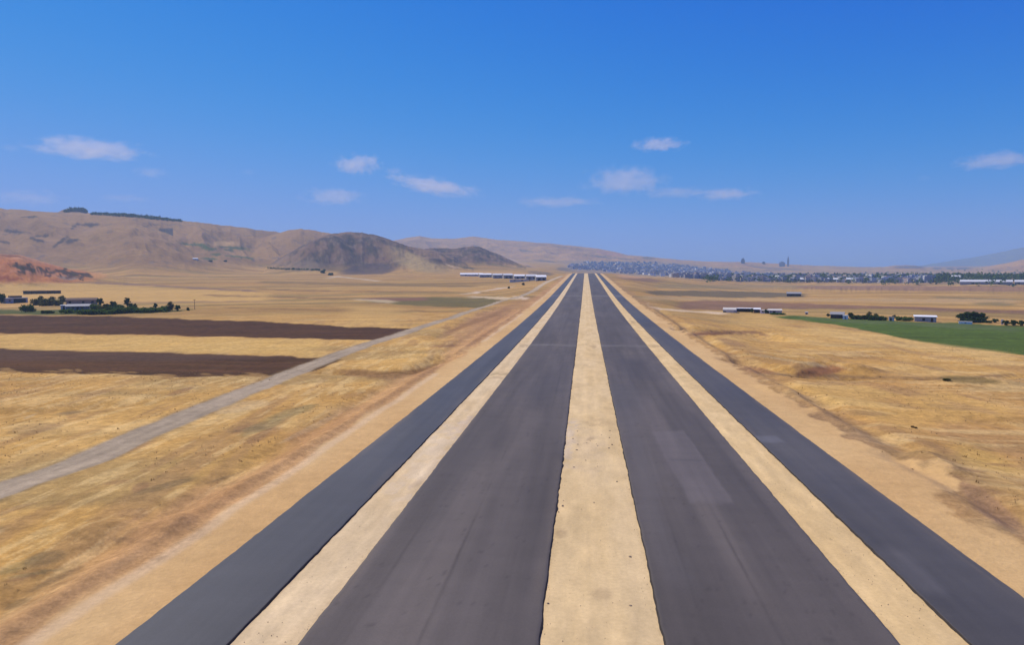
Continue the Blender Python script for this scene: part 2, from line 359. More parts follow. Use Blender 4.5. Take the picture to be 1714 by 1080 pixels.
# ---------------------------------------------------------------- ground sheet
def build_ground():
    nT, nD = GT.shape; tt, dd, x, y, z, rel, bid, D = GT, GD, GX, GY, GZ, GREL, GID, DR
    # keep the sheet below the built road
    PXv, PYv = project(x, y, z)
    infront = np.isfinite(PXv)
    PX = np.where(infront, PXv, -5000); PY = np.where(infront, PYv, 5000)
    # ---- colour of the soil and stubble
    def lerp(a, b, t): return a + (b - a) * t[..., None]
    C = lambda *c: np.array(c, np.float32)
    A, B, PALE, RED = C(.51,.305,.088), C(.415,.235,.065), C(.58,.385,.145), C(.38,.20,.07)
    nA = fbm(x / 38, y / 55, 5, 51); nB = fbm(x / 7, y / 10, 4, 52); nC = fbm(x / 130, y / 90, 4, 53)
    col = lerp(A, B, np.clip((nA - .5) * 2.2 + .45, 0, 1)); col = lerp(col, PALE, np.clip((nB - .52) * 2.2, 0, .55))
    col = lerp(col, RED, np.clip((nC - .56) * 2.4, 0, .4))
    nG = fbm(x / 26, y / 16, 4, 54); col = lerp(col, C(.27,.20,.085), np.clip((nG - .56) * 3, 0, .5))
    streak = fbm(x / 3.2 + y / 16, y / 30 - x / 60, 3, 59); col = lerp(col, C(.30,.175,.075), np.clip((streak - .57) * 4, 0, .5) * (dd < 300))
    nearw = 1 - sst(160, 300, dd)
    s1 = fbm(x / 1.3 + y / 30, y / 9, 5, 151, .6); s2 = fbm(x / 2.4 + y / 40, y / 13, 5, 152, .6); s3 = fbm(x / 20 + y / 40, y / 3.4, 5, 153, .6); lft = x < 0
    col = lerp(col, C(.66,.47,.20), np.clip((np.where(lft, s1, s3) - .54) * 4, 0, .38) * nearw)
    col = lerp(col, C(.31,.18,.06), np.clip((np.where(lft, s2, fbm(x / 22, y / 2.4, 4, 154)) - .57) * 4, 0, .36) * nearw)
    # far fields: long narrow strips
    band = fbm(x / 420 + .1 * dd / 60, dd / 34, 4, 55); band2 = fbm(x / 260, dd / 15, 3, 56)
    far = sst(230, 420, dd)
    fc = lerp(C(.40,.232,.072), C(.25,.145,.047), np.clip((band - .42) * 3.4, 0, 1)); fc = lerp(fc, C(.50,.315,.11), np.clip((band2 - .56) * 4, 0, .7))
    fc = lerp(fc, C(.19,.145,.05), np.clip((fbm(x / 330, dd / 28, 3, 57) - .53) * 5, 0, .8))
    fc = lerp(fc, C(.17,.10,.04), np.clip((fbm(x / 300, dd / 11, 3, 58) - .6) * 7, 0, .7))
    col = lerp(col, fc, far * .8)
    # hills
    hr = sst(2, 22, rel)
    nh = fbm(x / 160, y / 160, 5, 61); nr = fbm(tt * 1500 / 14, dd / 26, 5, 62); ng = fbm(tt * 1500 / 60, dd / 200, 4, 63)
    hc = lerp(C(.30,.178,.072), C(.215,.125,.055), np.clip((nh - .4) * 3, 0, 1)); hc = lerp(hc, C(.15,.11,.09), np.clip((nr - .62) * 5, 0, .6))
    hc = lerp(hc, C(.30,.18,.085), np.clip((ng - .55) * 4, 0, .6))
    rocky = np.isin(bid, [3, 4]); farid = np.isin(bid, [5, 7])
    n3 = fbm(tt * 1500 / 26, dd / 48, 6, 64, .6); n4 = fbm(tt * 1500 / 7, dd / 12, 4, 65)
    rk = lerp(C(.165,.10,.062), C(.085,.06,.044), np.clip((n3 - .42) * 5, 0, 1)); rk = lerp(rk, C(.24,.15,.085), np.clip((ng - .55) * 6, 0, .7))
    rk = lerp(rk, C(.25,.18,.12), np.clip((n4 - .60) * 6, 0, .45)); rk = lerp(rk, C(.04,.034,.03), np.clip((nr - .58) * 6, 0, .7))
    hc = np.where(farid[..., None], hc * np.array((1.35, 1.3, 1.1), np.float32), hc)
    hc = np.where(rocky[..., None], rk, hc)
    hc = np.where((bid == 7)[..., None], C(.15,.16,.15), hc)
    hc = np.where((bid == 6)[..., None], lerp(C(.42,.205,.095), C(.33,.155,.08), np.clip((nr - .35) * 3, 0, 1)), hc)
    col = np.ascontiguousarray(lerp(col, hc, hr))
    # wobble for ragged outlines
    jx = PX + (fbm(x / 30, y / 30, 3, 71) - .5) * (26 - 20 * sst(500, 1200, dd)); jy = PY + (fbm(x / 12, y / 24, 4, 72) - .5) * np.clip((PY - 440) * .05, .8, 9)
    def strip(top, bot, c, alpha=1.0, soft=.8, dmin=0, dmax=9e9, tex=0.0, hard=False):
        nonlocal col
        X0, Y0 = zip(*top); X1, Y1 = zip(*bot)
        ux, uy = (PX, PY) if hard else (jx, jy)
        yt = np.interp(ux, X0, Y0); yb = np.interp(ux, X1, Y1)
        m = sst(-soft, soft, uy - yt) * sst(-soft, soft, yb - uy)
        xa = max(X0[0], X1[0]); xb = min(X0[-1], X1[-1])
        m *= (ux > xa) & (ux < xb) & (dd > dmin) & (dd < dmax) if hard else sst(xa - 6, xa + 6 + soft * 12, ux) * sst(-xb - 6, -xb + 6 + soft * 12, -ux) * (dd > dmin) * (dd < dmax)
        cc = np.broadcast_to(np.array(c, np.float32), col.shape)
        if tex: cc = cc * (1 + tex * ((fbm(x / 45, y / 1.6, 4, 77) - .5) * 1.7 + (fbm(x / 18, y / 9, 4, 78) - .5))[..., None])
        col = lerp(col, cc, m * alpha); return m
    def line(pts, thick, c, alpha=1.0, soft=.6, **k):
        return strip([(a, b - thick / 2) for a, b in pts], [(a, b + thick / 2) for a, b in pts], c, alpha, soft, **k)
    nb73 = fbm(x / 9, y / 14, 4, 73) - .5
    def blob(cx, cy, rx, ry, c, alpha=.8, ang=0.0, dmin=0, dmax=9e9, br=.6):
        R2 = max(rx, ry) * 2.2
        k = np.nonzero((np.abs(jx - cx) < R2) & (np.abs(PY - cy) < R2) & (dd > dmin) & (dd < dmax))
        ca, sa = math.cos(ang), math.sin(ang); u = (jx[k] - cx) * ca + (PY[k] - cy) * sa; v = -(jx[k] - cx) * sa + (PY[k] - cy) * ca
        q = np.sqrt((u / rx) ** 2 + (v / ry) ** 2) + nb73[k] * br * 2
        w = ((1 - sst(.55, 1.05, q)) * alpha)[:, None]; col[k] = col[k] + (np.array(c, np.float32) - col[k]) * w
    GOLD, DK, OL, SANDC, BR = (.45,.30,.125), (.060,.025,.010), (.115,.098,.034), (.56,.42,.24), (.20,.105,.055)
    # ---- left plain
    strip([(-900,484),(160,476),(340,486),(460,490)], [(-900,505),(220,504),(460,507)], (.51,.315,.095), .75, 2, 300, 1300)
    line([(-300,468),(60,470.5),(160,473.5),(260,478),(340,483),(440,488)], 2.4, (.2,.12,.08), .8, dmin=500, dmax=1500)
    line([(200,507),(330,505.5),(460,505)], 2.2, (.24,.15,.08), .7, dmin=300, dmax=1000)
    strip([(430,470),(700,476),(800,478)], [(430,474),(700,480),(800,481)], (.20,.13,.05), .8, 1, 300, 1600)
    line([(340,494),(560,500),(760,503)], 2.0, (.22,.13,.05), .85, dmin=300, dmax=1300)
    line([(430,484),(560,488),(760,489)], 2.2, (.21,.125,.05), .85, dmin=300, dmax=1300)
    line([(380,515),(560,520),(780,522)], 2.2, (.23,.135,.05), .8, dmin=300, dmax=1300)
    strip([(560,512),(760,517)], [(560,544),(690,548)], (.50,.315,.10), .6, 3, 200, 900)
    strip([(595,500),(720,498.5),(845,500)], [(595,502),(680,511),(760,515),(805,516),(845,503)], OL, .85, 1, 200, 900)
    strip([(600,499),(720,498)], [(600,502.5),(715,504)], (.2,.1,.06), .85, .8, 200, 900)
    strip([(586,500.5),(668,503)], [(586,502),(668,508)], (.5,.38,.22), .7, .8, 200, 900)
    line([(770,493),(790,491),(815,486),(850,481),(858,480)], 2.0, (.55,.42,.28), .9, dmin=300, dmax=1300)
    line([(780,497),(840,499.5),(872,500)], 3.4, (.52,.40,.24), .8, dmin=300, dmax=1300)
    blob(872, 499, 12, 3.2, (.56,.43,.29), .9, .2, 300, 1300, .3)
    strip([(-900,515),(80,519),(240,520),(335,517)], [(-900,524),(80,527),(240,526),(335,518)], (.06,.075,.014), .95, 1.2, 200, 700)
    blob(90, 505, 40, 5, (.16,.15,.06), .7, 0, 200, 900)
    # stubble between the two ploughed fields
    strip([(-900,556),(150,561),(300,565),(620,571)], [(-900,580),(200,588),(400,594),(560,598)], (.53,.34,.10), .65, 2, 60, 600)
    m1 = strip([(-900,522),(0,528),(150,529),(300,533),(420,538),(560,545),(716,552)], [(-900,552),(0,557),(150,560),(300,563),(450,566),(560,568),(645,569),(712,552.5)], DK, .97, .7, 60, 900, .5)
    m2 = strip([(-900,570),(0,584),(200,590),(400,596),(580,600.5)], [(-900,605),(0,621),(150,627),(300,630),(450,631),(520,621),(580,601)], DK, .95, .9, 60, 900, .6)
    strip([(-900,578),(0,584),(200,590),(520,599)], [(-900,600),(0,603),(300,606),(520,600)], (.085,.05,.035), .5, 3, 60, 900)
    for i in range(26):
        bx = RNG.uniform(0, 430); blob(bx, 622 + bx * .02 + RNG.normal(0, 4), RNG.uniform(8, 26), RNG.uniform(1.4, 3), (.26,.15,.05), .75, .03, 60, 600, .9)
    # scrub and reddish dirt left of the road
    strip([(720,575),(800,525),(880,500),(930,480)], [(720,580),(800,580),(880,535),(930,492)], (.34,.185,.095), .7, 7, 60, 900)
    line([(545,622),(640,629),(700,626),(760,605)], 11, (.22,.12,.045), .92, 3, dmin=60, dmax=500)
    line([(720,580),(800,577),(810,574)], 3, BR, .7, 1.5, dmin=60, dmax=500)
    line([(725,573),(780,545),(830,525),(870,508)], 8, (.22,.12,.055), .8, 3, dmin=60, dmax=700)
    for i in range(60):
        bx = RNG.uniform(-40, 700); by = RNG.uniform(640, 1060)
        if bx + (by - 640) * 1.3 > 640: continue
        blob(bx, by, RNG.uniform(14, 60), RNG.uniform(3, 10), random.choice([BR, (.25,.16,.07), (.30,.18,.09), (.50,.36,.18), (.21,.17,.07)]), RNG.uniform(.25, .6), RNG.uniform(-.5, -.1), 20, 400, .9)
    for cx, cy, rx, ry, an in ((215,905,46,6,.05),(70,935,50,16,-.2),(30,1010,40,8,-.4),(290,812,70,7,-.25),(120,690,40,4,-.1),(430,850,60,5,-.5),(90,970,70,7,-.45),(380,800,60,5,-.3)):
        blob(cx, cy, rx, ry, (.17,.115,.05), .65, an, 15, 300, .9)
    # ---- right plain
    strip([(1085,476),(1360,478),(1800,486)], [(1085,483),(1360,484),(1800,491)], (.22,.17,.08), .6, 1.6, 400, 1900)
    strip([(1330,479),(1500,478),(1800,482)], [(1330,483),(1500,487),(1800,489)], (.24,.13,.075), .75, 1, 400, 2000)
    strip([(1075,487),(1150,486.5),(1240,488),(1352,492)], [(1075,490),(1100,494),(1200,498),(1352,498.5)], (.12,.095,.05), .9, .9, 300, 1500)
    strip([(1060,495),(1200,499),(1714,500)], [(1060,502),(1200,503),(1714,508)], (.42,.29,.14), .6, 2, 300, 1500)
    strip([(1128,505),(1180,503),(1290,506),(1360,509),(1500,513),(1800,523)], [(1128,517),(1240,519),(1360,516.5),(1500,518),(1800,529)], (.19,.105,.065), .85, 1, 200, 1500, .3)
    line([(1560,497),(1640,500),(1714,502)], 3, (.19,.145,.06), .7, dmin=300, dmax=1600)
    strip([(1630,507),(1680,506),(1714,510)], [(1630,510),(1680,512),(1714,511)], (.17,.14,.06), .7, 1, 300, 1600)
    line([(1030,480),(1100,482)], 10, (.22,.18,.09), .5, 4, dmin=300, dmax=1600)
    blob(1072, 468, 46, 4, (.20,.115,.07), .8, .08, 500, 1700, .3)
    blob(1060, 461, 34, 6, (.46,.27,.14), .8, 0, 900, 1700, .3)
    strip([(1050,501),(1130,500)], [(1050,540),(1130,522)], (.28,.16,.085), .55, 6, 150, 900)
    line([(1083,505),(1090,513),(1110,518),(1150,521),(1222,525)], 3.2, (.56,.42,.26), .9, 1, dmin=150, dmax=900)
    strip([(1210,524),(1340,527)], [(1210,545),(1340,550)], (.55,.35,.11), .55, 4, 100, 900)
    mg = strip([(1284,529),(1330,529),(1450,534.5),(1540,538.5),(1620,541.5),(1714,546),(2300,570)], [(1284,530.5),(1340,537),(1400,545),(1480,559),(1540,571),(1620,585),(1714,597),(2300,690)], (.058,.100,.012), .97, .9, 80, 900, .35)
    strip([(1330,530),(1450,536),(1714,548)], [(1330,534),(1450,541),(1714,556)], (.10,.12,.045), .6, 2, 80, 900)
    strip([(1340,544),(1540,570),(1714,596)], [(1340,556),(1540,584),(1714,612)], (.56,.37,.13), .6, 3, 60, 700)
    line([(1140,560),(1200,557.5),(1262,555.5),(1290,566)], 5, BR, .85, 1.5, dmin=80, dmax=700)
    blob(1200, 559, 50, 2.4, (.15,.07,.035), .8, -.03, 80, 700, .3)
    blob(1215, 572, 26, 6, (.26,.145,.07), .6, .2, 80, 600)
    line([(1225,612),(1262,622),(1330,630),(1420,628),(1500,632),(1610,634),(1714,628)], 3.5, (.21,.13,.06), .75, 1.5, dmin=60, dmax=500)
    blob(1372, 621, 56, 9, (.25,.115,.048), .95, -.12, 60, 400, .3)
    blob(1262, 620, 38, 6, (.24,.12,.05), .95, .15, 60, 400, .3); blob(1345, 625, 22, 4, (.15,.075,.035), .9, -.1, 60, 400, .3)
    blob(1630, 637, 58, 7, (.19,.135,.045), .8, .08, 60, 400, .4)
    blob(1590, 690, 150, 40, (.54,.33,.09), .5, .1, 40, 300)
    blob(1420, 660, 120, 22, (.54,.34,.10), .5, .1, 40, 300)
    blob(1640, 765, 90, 26, (.52,.33,.09), .6, .35, 30, 300)
    blob(1560, 800, 66, 14, (.13,.10,.05), .75, .55, 30, 200, .8)
    blob(1660, 850, 90, 18, (.27,.155,.085), .75, .6, 25, 200, .8)
    strip([(1130,600),(1250,640),(1400,700),(1500,745)], [(1130,612),(1250,668),(1400,735),(1500,775)], (.26,.165,.08), .6, 7, 30, 400)
    for i in range(46):
        bx = RNG.uniform(1180, 1720); by = RNG.uniform(548, 900)
        if (bx - 1180) < (by - 580) * 1.5: continue
        blob(bx, by, RNG.uniform(16, 70), RNG.uniform(2, 5), random.choice([BR, (.28,.18,.08), (.50,.36,.17), (.31,.19,.09)]), RNG.uniform(.2, .5), RNG.uniform(0, .3), 30, 500, .9)
    # ---- hills: outcrops, quarry, terraces, tracks
    H = dict(dmin=1000, dmax=4000)
    for cx, cy, rx, ry, an in ((104,404,16,3.2,-.6),(122,402,14,4,-.1),(124,379,9,2.4,-.6),(150,376,26,3,.0),(52,363,16,1.8,0),(24,388,26,3,.1),(62,402,14,2.5,.2),(8,406,14,2.5,.2),(70,395,18,2.2,-.1)):
        blob(cx, cy, rx, ry, (.05,.037,.03), .9, an, br=.8, **H)
    strip([(266,383),(290,382)], [(266,386),(290,395)], (.05,.045,.045), .92, .8, hard=True, **H)
    line([(240,388),(243,379),(252,376.5),(268,376)], 1.3, (.09,.06,.04), .9, hard=True, **H)
    strip([(352,404),(402,404)], [(352,412),(402,412)], (.52,.32,.12), .9, 1, **H)
    for cx, cy, rx, ry in ((336,410,18,3),(350,417,16,4),(362,426,14,3),(350,433,14,2.2),(380,418,12,2),(312,409,20,1.6),(395,415,30,2.4),(400,430,30,1.6)):
        blob(cx, cy, rx, ry, (.06,.085,.03), .92, .1, br=.7, **H)
    strip([(-600,440),(0,430),(70,441),(180,461)], [(-600,475),(0,474),(120,473),(180,468)], (.37,.125,.035), .7, 3, 600, 1500)
    Qd = dict(dmin=600, dmax=1700)
    blob(14, 467, 26, 4.5, (.20,.05,.022), .85, .05, br=.5, **Qd); blob(60, 456, 60, 5, (.40,.19,.10), .7, .16, br=.6, **Qd)
    blob(116, 465, 24, 5, (.17,.135,.11), .85, 0, br=.4, **Qd); blob(160, 461, 24, 5, (.50,.25,.085), .75, 0, br=.4, **Qd)
    blob(36, 447, 22, 6.5, (.032,.026,.008), .97, .18, br=.45, **Qd); blob(56, 453, 14, 5, (.035,.02,.012), .95, .2, br=.5, **Qd)
    for i in range(70):  # dark rock band, with the shading of its faces painted in
        bx = RNG.uniform(22, 150); by = 446 + (bx - 22) * .135 + RNG.normal(0, 3.4)
        blob(bx, by, RNG.uniform(4, 13), RNG.uniform(1.4, 3.4), random.choice([(.04,.02,.012), (.035,.026,.012), (.08,.03,.015), (.05,.03,.02), (.34,.15,.06)]), .92, RNG.uniform(-.3, .4), br=.5, **Qd)
    blob(16, 428, 26, 1.6, (.14,.05,.025), .8, .05, br=.5, **Qd); blob(133, 458, 9, 2, (.03,.018,.012), .95, -.1, br=.4, **Qd); blob(138, 468.5, 5, 1.4, (.02,.015,.012), .95, .2, br=.3, **Qd)
    # dark hill: straw wedge, dark foot
    strip([(636,409),(660,413),(690,424),(720,438),(770,450)], [(636,424),(660,438),(690,452),(720,456),(770,460)], (.33,.235,.105), .85, 4, 1000, 2300)
    strip([(560,459),(590,446),(625,440),(650,441),(672,448)], [(560,460),(590,460),(640,459),(672,451)], (.07,.05,.05), .85, 1.6, dmin=1000, dmax=2300)
    strip([(470,440),(520,436),(560,446)], [(470,450),(540,452),(560,452)], (.20,.145,.10), .6, 3, 1000, 2300)
    line([(450,449),(500,451),(540,452.5)], 2, (.05,.05,.03), .85, .7, dmin=900, dmax=2300)
    line([(545,466),(565,463),(600,467),(640,471)], 1.8, (.46,.36,.24), .8, dmin=600, dmax=2000)
    line([(745,441),(755,446),(768,449)], 1.6, (.5,.38,.25), .8, dmin=700, dmax=2500); line([(757,452),(764,447),(768,443)], 1.6, (.5,.38,.25), .8, dmin=700, dmax=2500)
    line([(822,418),(845,430),(870,440),(900,448)], 2.4, (.40,.26,.16), .7, 1, dmin=1000, dmax=6500)
    line([(760,443),(775,448),(800,450)], 2.2, (.055,.06,.03), .85, .7, dmin=700, dmax=2500)
    for cx, cy, rx, ry in ((912,437,22,1.6),(905,458,24,4),(945,451,16,4),(870,447,6,1.8),(885,446,6,1.6),(880,420,16,2),(1005,430,24,1.6),(1040,433,26,1.6),(1085,432,12,3)):
        blob(cx, cy, rx, ry, (.10,.085,.065), .7, .1, br=.7, dmin=800, dmax=6500)
    blob(1020, 424, 26, 4, (.34,.16,.11), .6, .15, br=.4, dmin=1500, dmax=6500)
    line([(1245,443),(1270,448),(1310,450),(1345,452)], 2.2, (.13,.10,.08), .7, dmin=1800, dmax=7000)
    line([(1270,453),(1310,452.5)], 2, (.13,.10,.08), .7, dmin=1800, dmax=7000)
    blob(1524, 447, 32, 3, (.10,.10,.10), .8, 0, 1800, 7000, br=.4)
    for cx, w in ((1568,10),(1590,9),(1612,16)): blob(cx, 449.5, w, 2.4, (.09,.09,.085), .8, 0, 1800, 7000, br=.5)
    # ground under the town and the tree belt
    strip([(930,436),(1100,437),(1250,455),(1400,460),(1714,461)], [(930,455),(1030,458),(1130,465),(1250,472),(1400,473),(1714,477)], (.19,.16,.13), .6, 3, 1400, 6500)
    # ---- gravel road
    gp = np.array([(-420,985),(-150,880),(0,821),(150,769),(300,702),(450,641),(550,601),(650,566),(720,543),(780,523),(832,506.5),(868,497),(892,487),(912,474),(940,462)], float)
    gx, gy, gz, gD, gh = unproject(gp[:, 0], gp[:, 1])
    def spl(a, n=24):
        a = np.concatenate([[2 * a[0] - a[1]], a, [2 * a[-1] - a[-2]]]); out = []
        for i in range(1, len(a) - 2):
            t = np.linspace(0, 1, n, endpoint=False)
            out.append(.5 * (2 * a[i] + (a[i + 1] - a[i - 1]) * t + (2 * a[i - 1] - 5 * a[i] + 4 * a[i + 1] - a[i + 2]) * t ** 2 + (-a[i - 1] + 3 * a[i] - 3 * a[i + 1] + a[i + 2]) * t ** 3))
        return np.concatenate(out + [a[-2:-1]])
    sx, sy = spl(gx), spl(gy); o = np.argsort(sy)
    cxr = np.interp(y, sy[o], sx[o]); slope = np.interp(y, sy[o], np.gradient(sx[o]) / np.maximum(np.gradient(sy[o]), .01))
    dist = np.abs(x - cxr) / np.sqrt(1 + np.clip(slope, -3, 3) ** 2)
    rng_ok = (y > sy.min()) & (y < sy.max())
    w = 2.45 + (fbm(x / 3, y / 5, 3, 81) - .5) * .9 + .6 * sst(500, 1000, y)
    mr = (1 - sst(-.35, .35, dist - w)) * rng_ok
    gcol = lerp(C(.285,.225,.15), C(.35,.275,.185), np.clip((fbm(x / 2, y / 14, 3, 82) - .4) * 3, 0, 1))
    gcol = lerp(gcol, C(.42,.33,.22), (1 - sst(.1, .8, np.abs(dist - .95))) * .35); gcol = lerp(gcol, C(.46,.35,.22), sst(450, 700, y))
    verge = (1 - sst(0, 1.2, dist - w)) * rng_ok
    col = lerp(col, np.broadcast_to(C(.24,.17,.08), col.shape), verge * .5 * (nB > .45)); col = lerp(col, gcol, mr)
    # ---- graded shoulders of the new road
    e1 = (fbm(y / 9, x * 0, 4, 91) - .5) * 3.6; e2 = (fbm(y / 14, x * 0 + 3, 4, 92) - .5) * 5
    on = (y > -60) & (y < 1650)
    sandc = lerp(C(.57,.375,.165), C(.52,.325,.135), np.clip((fbm(x / 5, y / 20, 4, 93) - .35) * 2.5, 0, 1))
    pink = lerp(C(.46,.265,.115), C(.37,.20,.085), np.clip((fbm(x / 3, y / 22, 4, 94) - .4) * 3, 0, 1))
    ml = sst(-34.5, -30.5, x + e2) * (x < 0) * on; col = lerp(col, pink, ml * .8)
    ml = sst(-28.6, -27.0, x + e1 * .55 + (fbm(x / 2, y / 6, 4, 96) - .5) * 3) * (x < 0) * on; col = lerp(col, sandc, ml)
    tr = (1 - sst(.2, .9, np.abs(x + 27.3 + e1 * .2))) * on * (nA > .4); col = lerp(col, np.broadcast_to(C(.58,.42,.25), col.shape), tr * .6)
    bul = 5.0 * np.exp(-((y - 67) / 6.0) ** 2) - 2.2 * np.exp(-((y - 58) / 7.0) ** 2)
    mr2 = (1 - sst(32.5, 37, x + e2)) * (x > 0) * on; col = lerp(col, np.broadcast_to(C(.27,.165,.085), col.shape), mr2 * .5)
    e3 = (fbm(x / 1.6, y / 2.6, 4, 95) - .5) * 3.2
    mr3 = (1 - sst(29.3, 30.4, x + e1 * .5 + e3 - bul)) * (x > 0) * on; col = lerp(col, sandc, mr3)
    grain = 1 - .62 * np.maximum(ml, mr3) - .35 * mr
    col = np.concatenate([np.clip(col, .006, .8), grain[..., None]], -1)
    # ---- normals, faces, split
    V = np.stack([x, y, z], -1)
    du = np.roll(V, -1, 0) - np.roll(V, 1, 0); dv = np.empty_like(V); dv[:, 1:-1] = V[:, 2:] - V[:, :-2]; dv[:, 0] = V[:, 1] - V[:, 0]; dv[:, -1] = V[:, -1] - V[:, -2]
    N = np.cross(dv, du); N *= np.sign(N[..., 2:3] + 1e-12); N /= np.linalg.norm(N, axis=-1, keepdims=True) + 1e-12
    idx = np.arange(nT * nD).reshape(nT, nD)
    nx = np.roll(idx, -1, 0)
    Q = np.stack([idx[:, :-1], idx[:, 1:], nx[:, 1:], nx[:, :-1]], -1).reshape(-1, 4)
    reg = np.zeros((nT, nD), int)
    reg = np.where(rel > 5, bid + 10, reg)
    plain = rel <= 5
    reg = np.where((m1 > .5) & plain, 1, reg); reg = np.where((m2 > .5) & plain, 2, reg); reg = np.where((mg > .5) & plain, 3, reg)
    reg = np.where(mr > .5, 4, reg)
    reg = np.where((ml > .5) & plain, 5, reg); reg = np.where((mr3 > .5) & plain, 6, reg)
    rf = reg[:, :-1].reshape(-1)
    V = V.reshape(-1, 3); N = N.reshape(-1, 3); col = col.reshape(-1, 4)
    info = {
     0: ('ground', 'dry golden stubble plain spreading to the hills on both sides of the new road', 'ground'),
     1: ('ploughed_field', 'dark brown ploughed strip of soil in front of the farm trees', 'field'),
     2: ('ploughed_field', 'dark brown ploughed strip with ragged straw at its front edge, nearer the camera', 'field'),
     3: ('green_field', 'wedge of bright green crop below the row of farm trees', 'field'),
     4: ('gravel_road', 'grey gravel farm track curving through the stubble towards the sheds', 'track'),
     5: ('road_shoulder', 'pale sandy shoulder outside the bluish service lane on the gravel track side', 'road shoulder'),
     6: ('road_shoulder', 'pale sandy shoulder with a bulge, on the green field side', 'road shoulder'),
     10: ('hill', 'long bare brown ridge with woodland on its crest, highest of the hills', 'hill'),
     11: ('hill', 'small round knoll on the long ridge, carrying the dark grove', 'hill'),
     12: ('hill', 'small rounded bare hilltop rising behind the dark rocky hill', 'hill'),
     13: ('rocky_hill', 'large dark rocky hill with a straw coloured wedge on its flank', 'hill'),
     14: ('rocky_hill', 'smaller dark rocky hump above the white sheds', 'hill'),
     15: ('hill', 'far hazy pinkish ridge running behind the town', 'hill'),
     16: ('quarry_mound', 'red earth mound with a dug dark quarry face', 'quarry'),
     17: ('mountain', 'faint blue mountain slope almost lost in haze', 'mountain'),
    }
    for k in np.unique(rf):
        q = Q[rf == k]; used = np.unique(q); mp = np.zeros(len(V), np.int64); mp[used] = np.arange(len(used))
        nm, lb, ct = info[int(k)]
        me = np_mesh(nm, V[used], mp[q][:, ::-1], [M['ground']], col[used], N[used])
        tag(link(nm, me), lb, ct, None, 'structure')
build_ground()

# ---------------------------------------------------------------- the new road
def ys_list():
    y = [-45.0]
    while y[-1] < 1620:
        y.append(y[-1] + float(np.clip(y[-1] * y[-1] * 6e-5, .35, 7)))
    return np.array(y)
YS = ys_list()
def jit(seed, a=.05): return (fbm(YS / .9, YS * 0, 3, seed) - .5) * a * 2.2 + (fbm(YS / 9, YS * 0, 3, seed + 50) - .5) * a * 2.6
def paved(name, x0, x1, seed, mat, base, label, cat, edits):
    n = 64; e0 = x0 + jit(seed); e1 = x1 + jit(seed + 1)
    s0 = e0 - .09 - np.abs(jit(seed + 2, .12)); s1 = e1 + .10 + np.abs(jit(seed + 3, .19 if seed == 120 else .12))  # dark skirt: bitumen spill plus the slab's painted shadow, widest beside the median
    zt = zroad(YS) + .0
    cols = [np.stack([s0, YS, zt - .26], -1), np.stack([e0 - .03, YS, zt - .03], -1)]
    for i in range(n + 1):
        t = i / n; xx = e0 + (e1 - e0) * t
        cols.append(np.stack([xx, YS, zt + .05 * (1 - (2 * t - 1) ** 2)], -1))
    cols += [np.stack([e1 + .03, YS, zt - .03], -1), np.stack([s1, YS, zt - .26], -1)]
    V = np.stack(cols, 0); k, m = V.shape[:2]
    x, y = V[..., 0], V[..., 1]
    c = np.broadcast_to(np.array(base, np.float32), V.shape).copy()
    f = 1 + (fbm(x / 2.2, y / 60, 4, seed + 5) - .5) * .34 + (fbm(x / 9, y / 26, 4, seed + 6) - .5) * .42
    c *= f[..., None]
    ed = np.minimum(x - e0, e1 - x)                                       # dust near the edges
    c = c + (np.array((.16,.125,.09)) - c) * (np.clip((fbm(x / .8, y / 12, 3, seed + 7) - .5) * 2.2, 0, 1) * (1 - sst(0, 1.1, ed)) * .6)[..., None]
    for fn in edits:
        w, cc = fn(x, y); c = c + (np.array(cc) - c) * np.clip(w, 0, 1)[..., None]
    idx = np.arange(k * m).reshape(k, m)
    Q = np.stack([idx[:-1, :-1], idx[1:, :-1], idx[1:, 1:], idx[:-1, 1:]], -1)
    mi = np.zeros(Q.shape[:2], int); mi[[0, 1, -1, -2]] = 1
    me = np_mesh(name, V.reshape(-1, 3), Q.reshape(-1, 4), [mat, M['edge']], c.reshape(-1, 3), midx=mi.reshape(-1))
    return tag(link(name, me), label, cat, None, 'structure')
def dust(y0, hw, a, c=(.17,.155,.14)):
    return lambda x, y: (np.exp(-((y - y0 + (fbm(x / 5, y * 0, 2, 5) - .5) * hw) / hw) ** 2) * a * (.6 + .8 * fbm(x / 1.5, y / 3, 3, 8)), c)
def patch(x0, x1, y0, y1, a, c, sk=0.0, s=.3, sy=None):
    sy = sy or s * 3
    def fn(x, y):
        xx = x - sk * (y - y0) + (fbm(x / 2, y / 4, 3, 12) - .5) * s * 3; yy = y + (fbm(x / 2, y / 2, 3, 13) - .5) * sy * 2
        return sst(x0 - s, x0 + s, xx) * sst(-x1 - s, -x1 + s, -xx) * sst(y0 - sy, y0 + sy, yy) * sst(-y1 - sy, -y1 + sy, -yy) * a, c
    return fn
AS = (.094,.080,.072)
def seam(x0, a, c=(.05,.042,.038), w=.07):
    return lambda x, y: (np.exp(-((x - x0 - (fbm(y / 14, x * 0, 2, 6) - .5) * .25) / w) ** 2) * a * np.clip(fbm(y / 9, x * 0, 3, 7) * 2 - .4, 0, 1), c)
def wheel(x0, a, c): return seam(x0, a, c, .45)
def specks(seed, th=.76, a=.4, c=(.045,.038,.036)): return lambda x, y: (np.clip((fbm(x / .34, y / .7, 3, seed) - th) * 12, 0, 1) * a, c)
def worn(seed, a=.35, c=(.15,.125,.108)): return lambda x, y: (np.clip((fbm(x / 2.8, y / 34, 4, seed) - .53) * 4, 0, 1) * a, c)
cross = [dust(171, 1.6, .55), dust(454, 7, .6)]
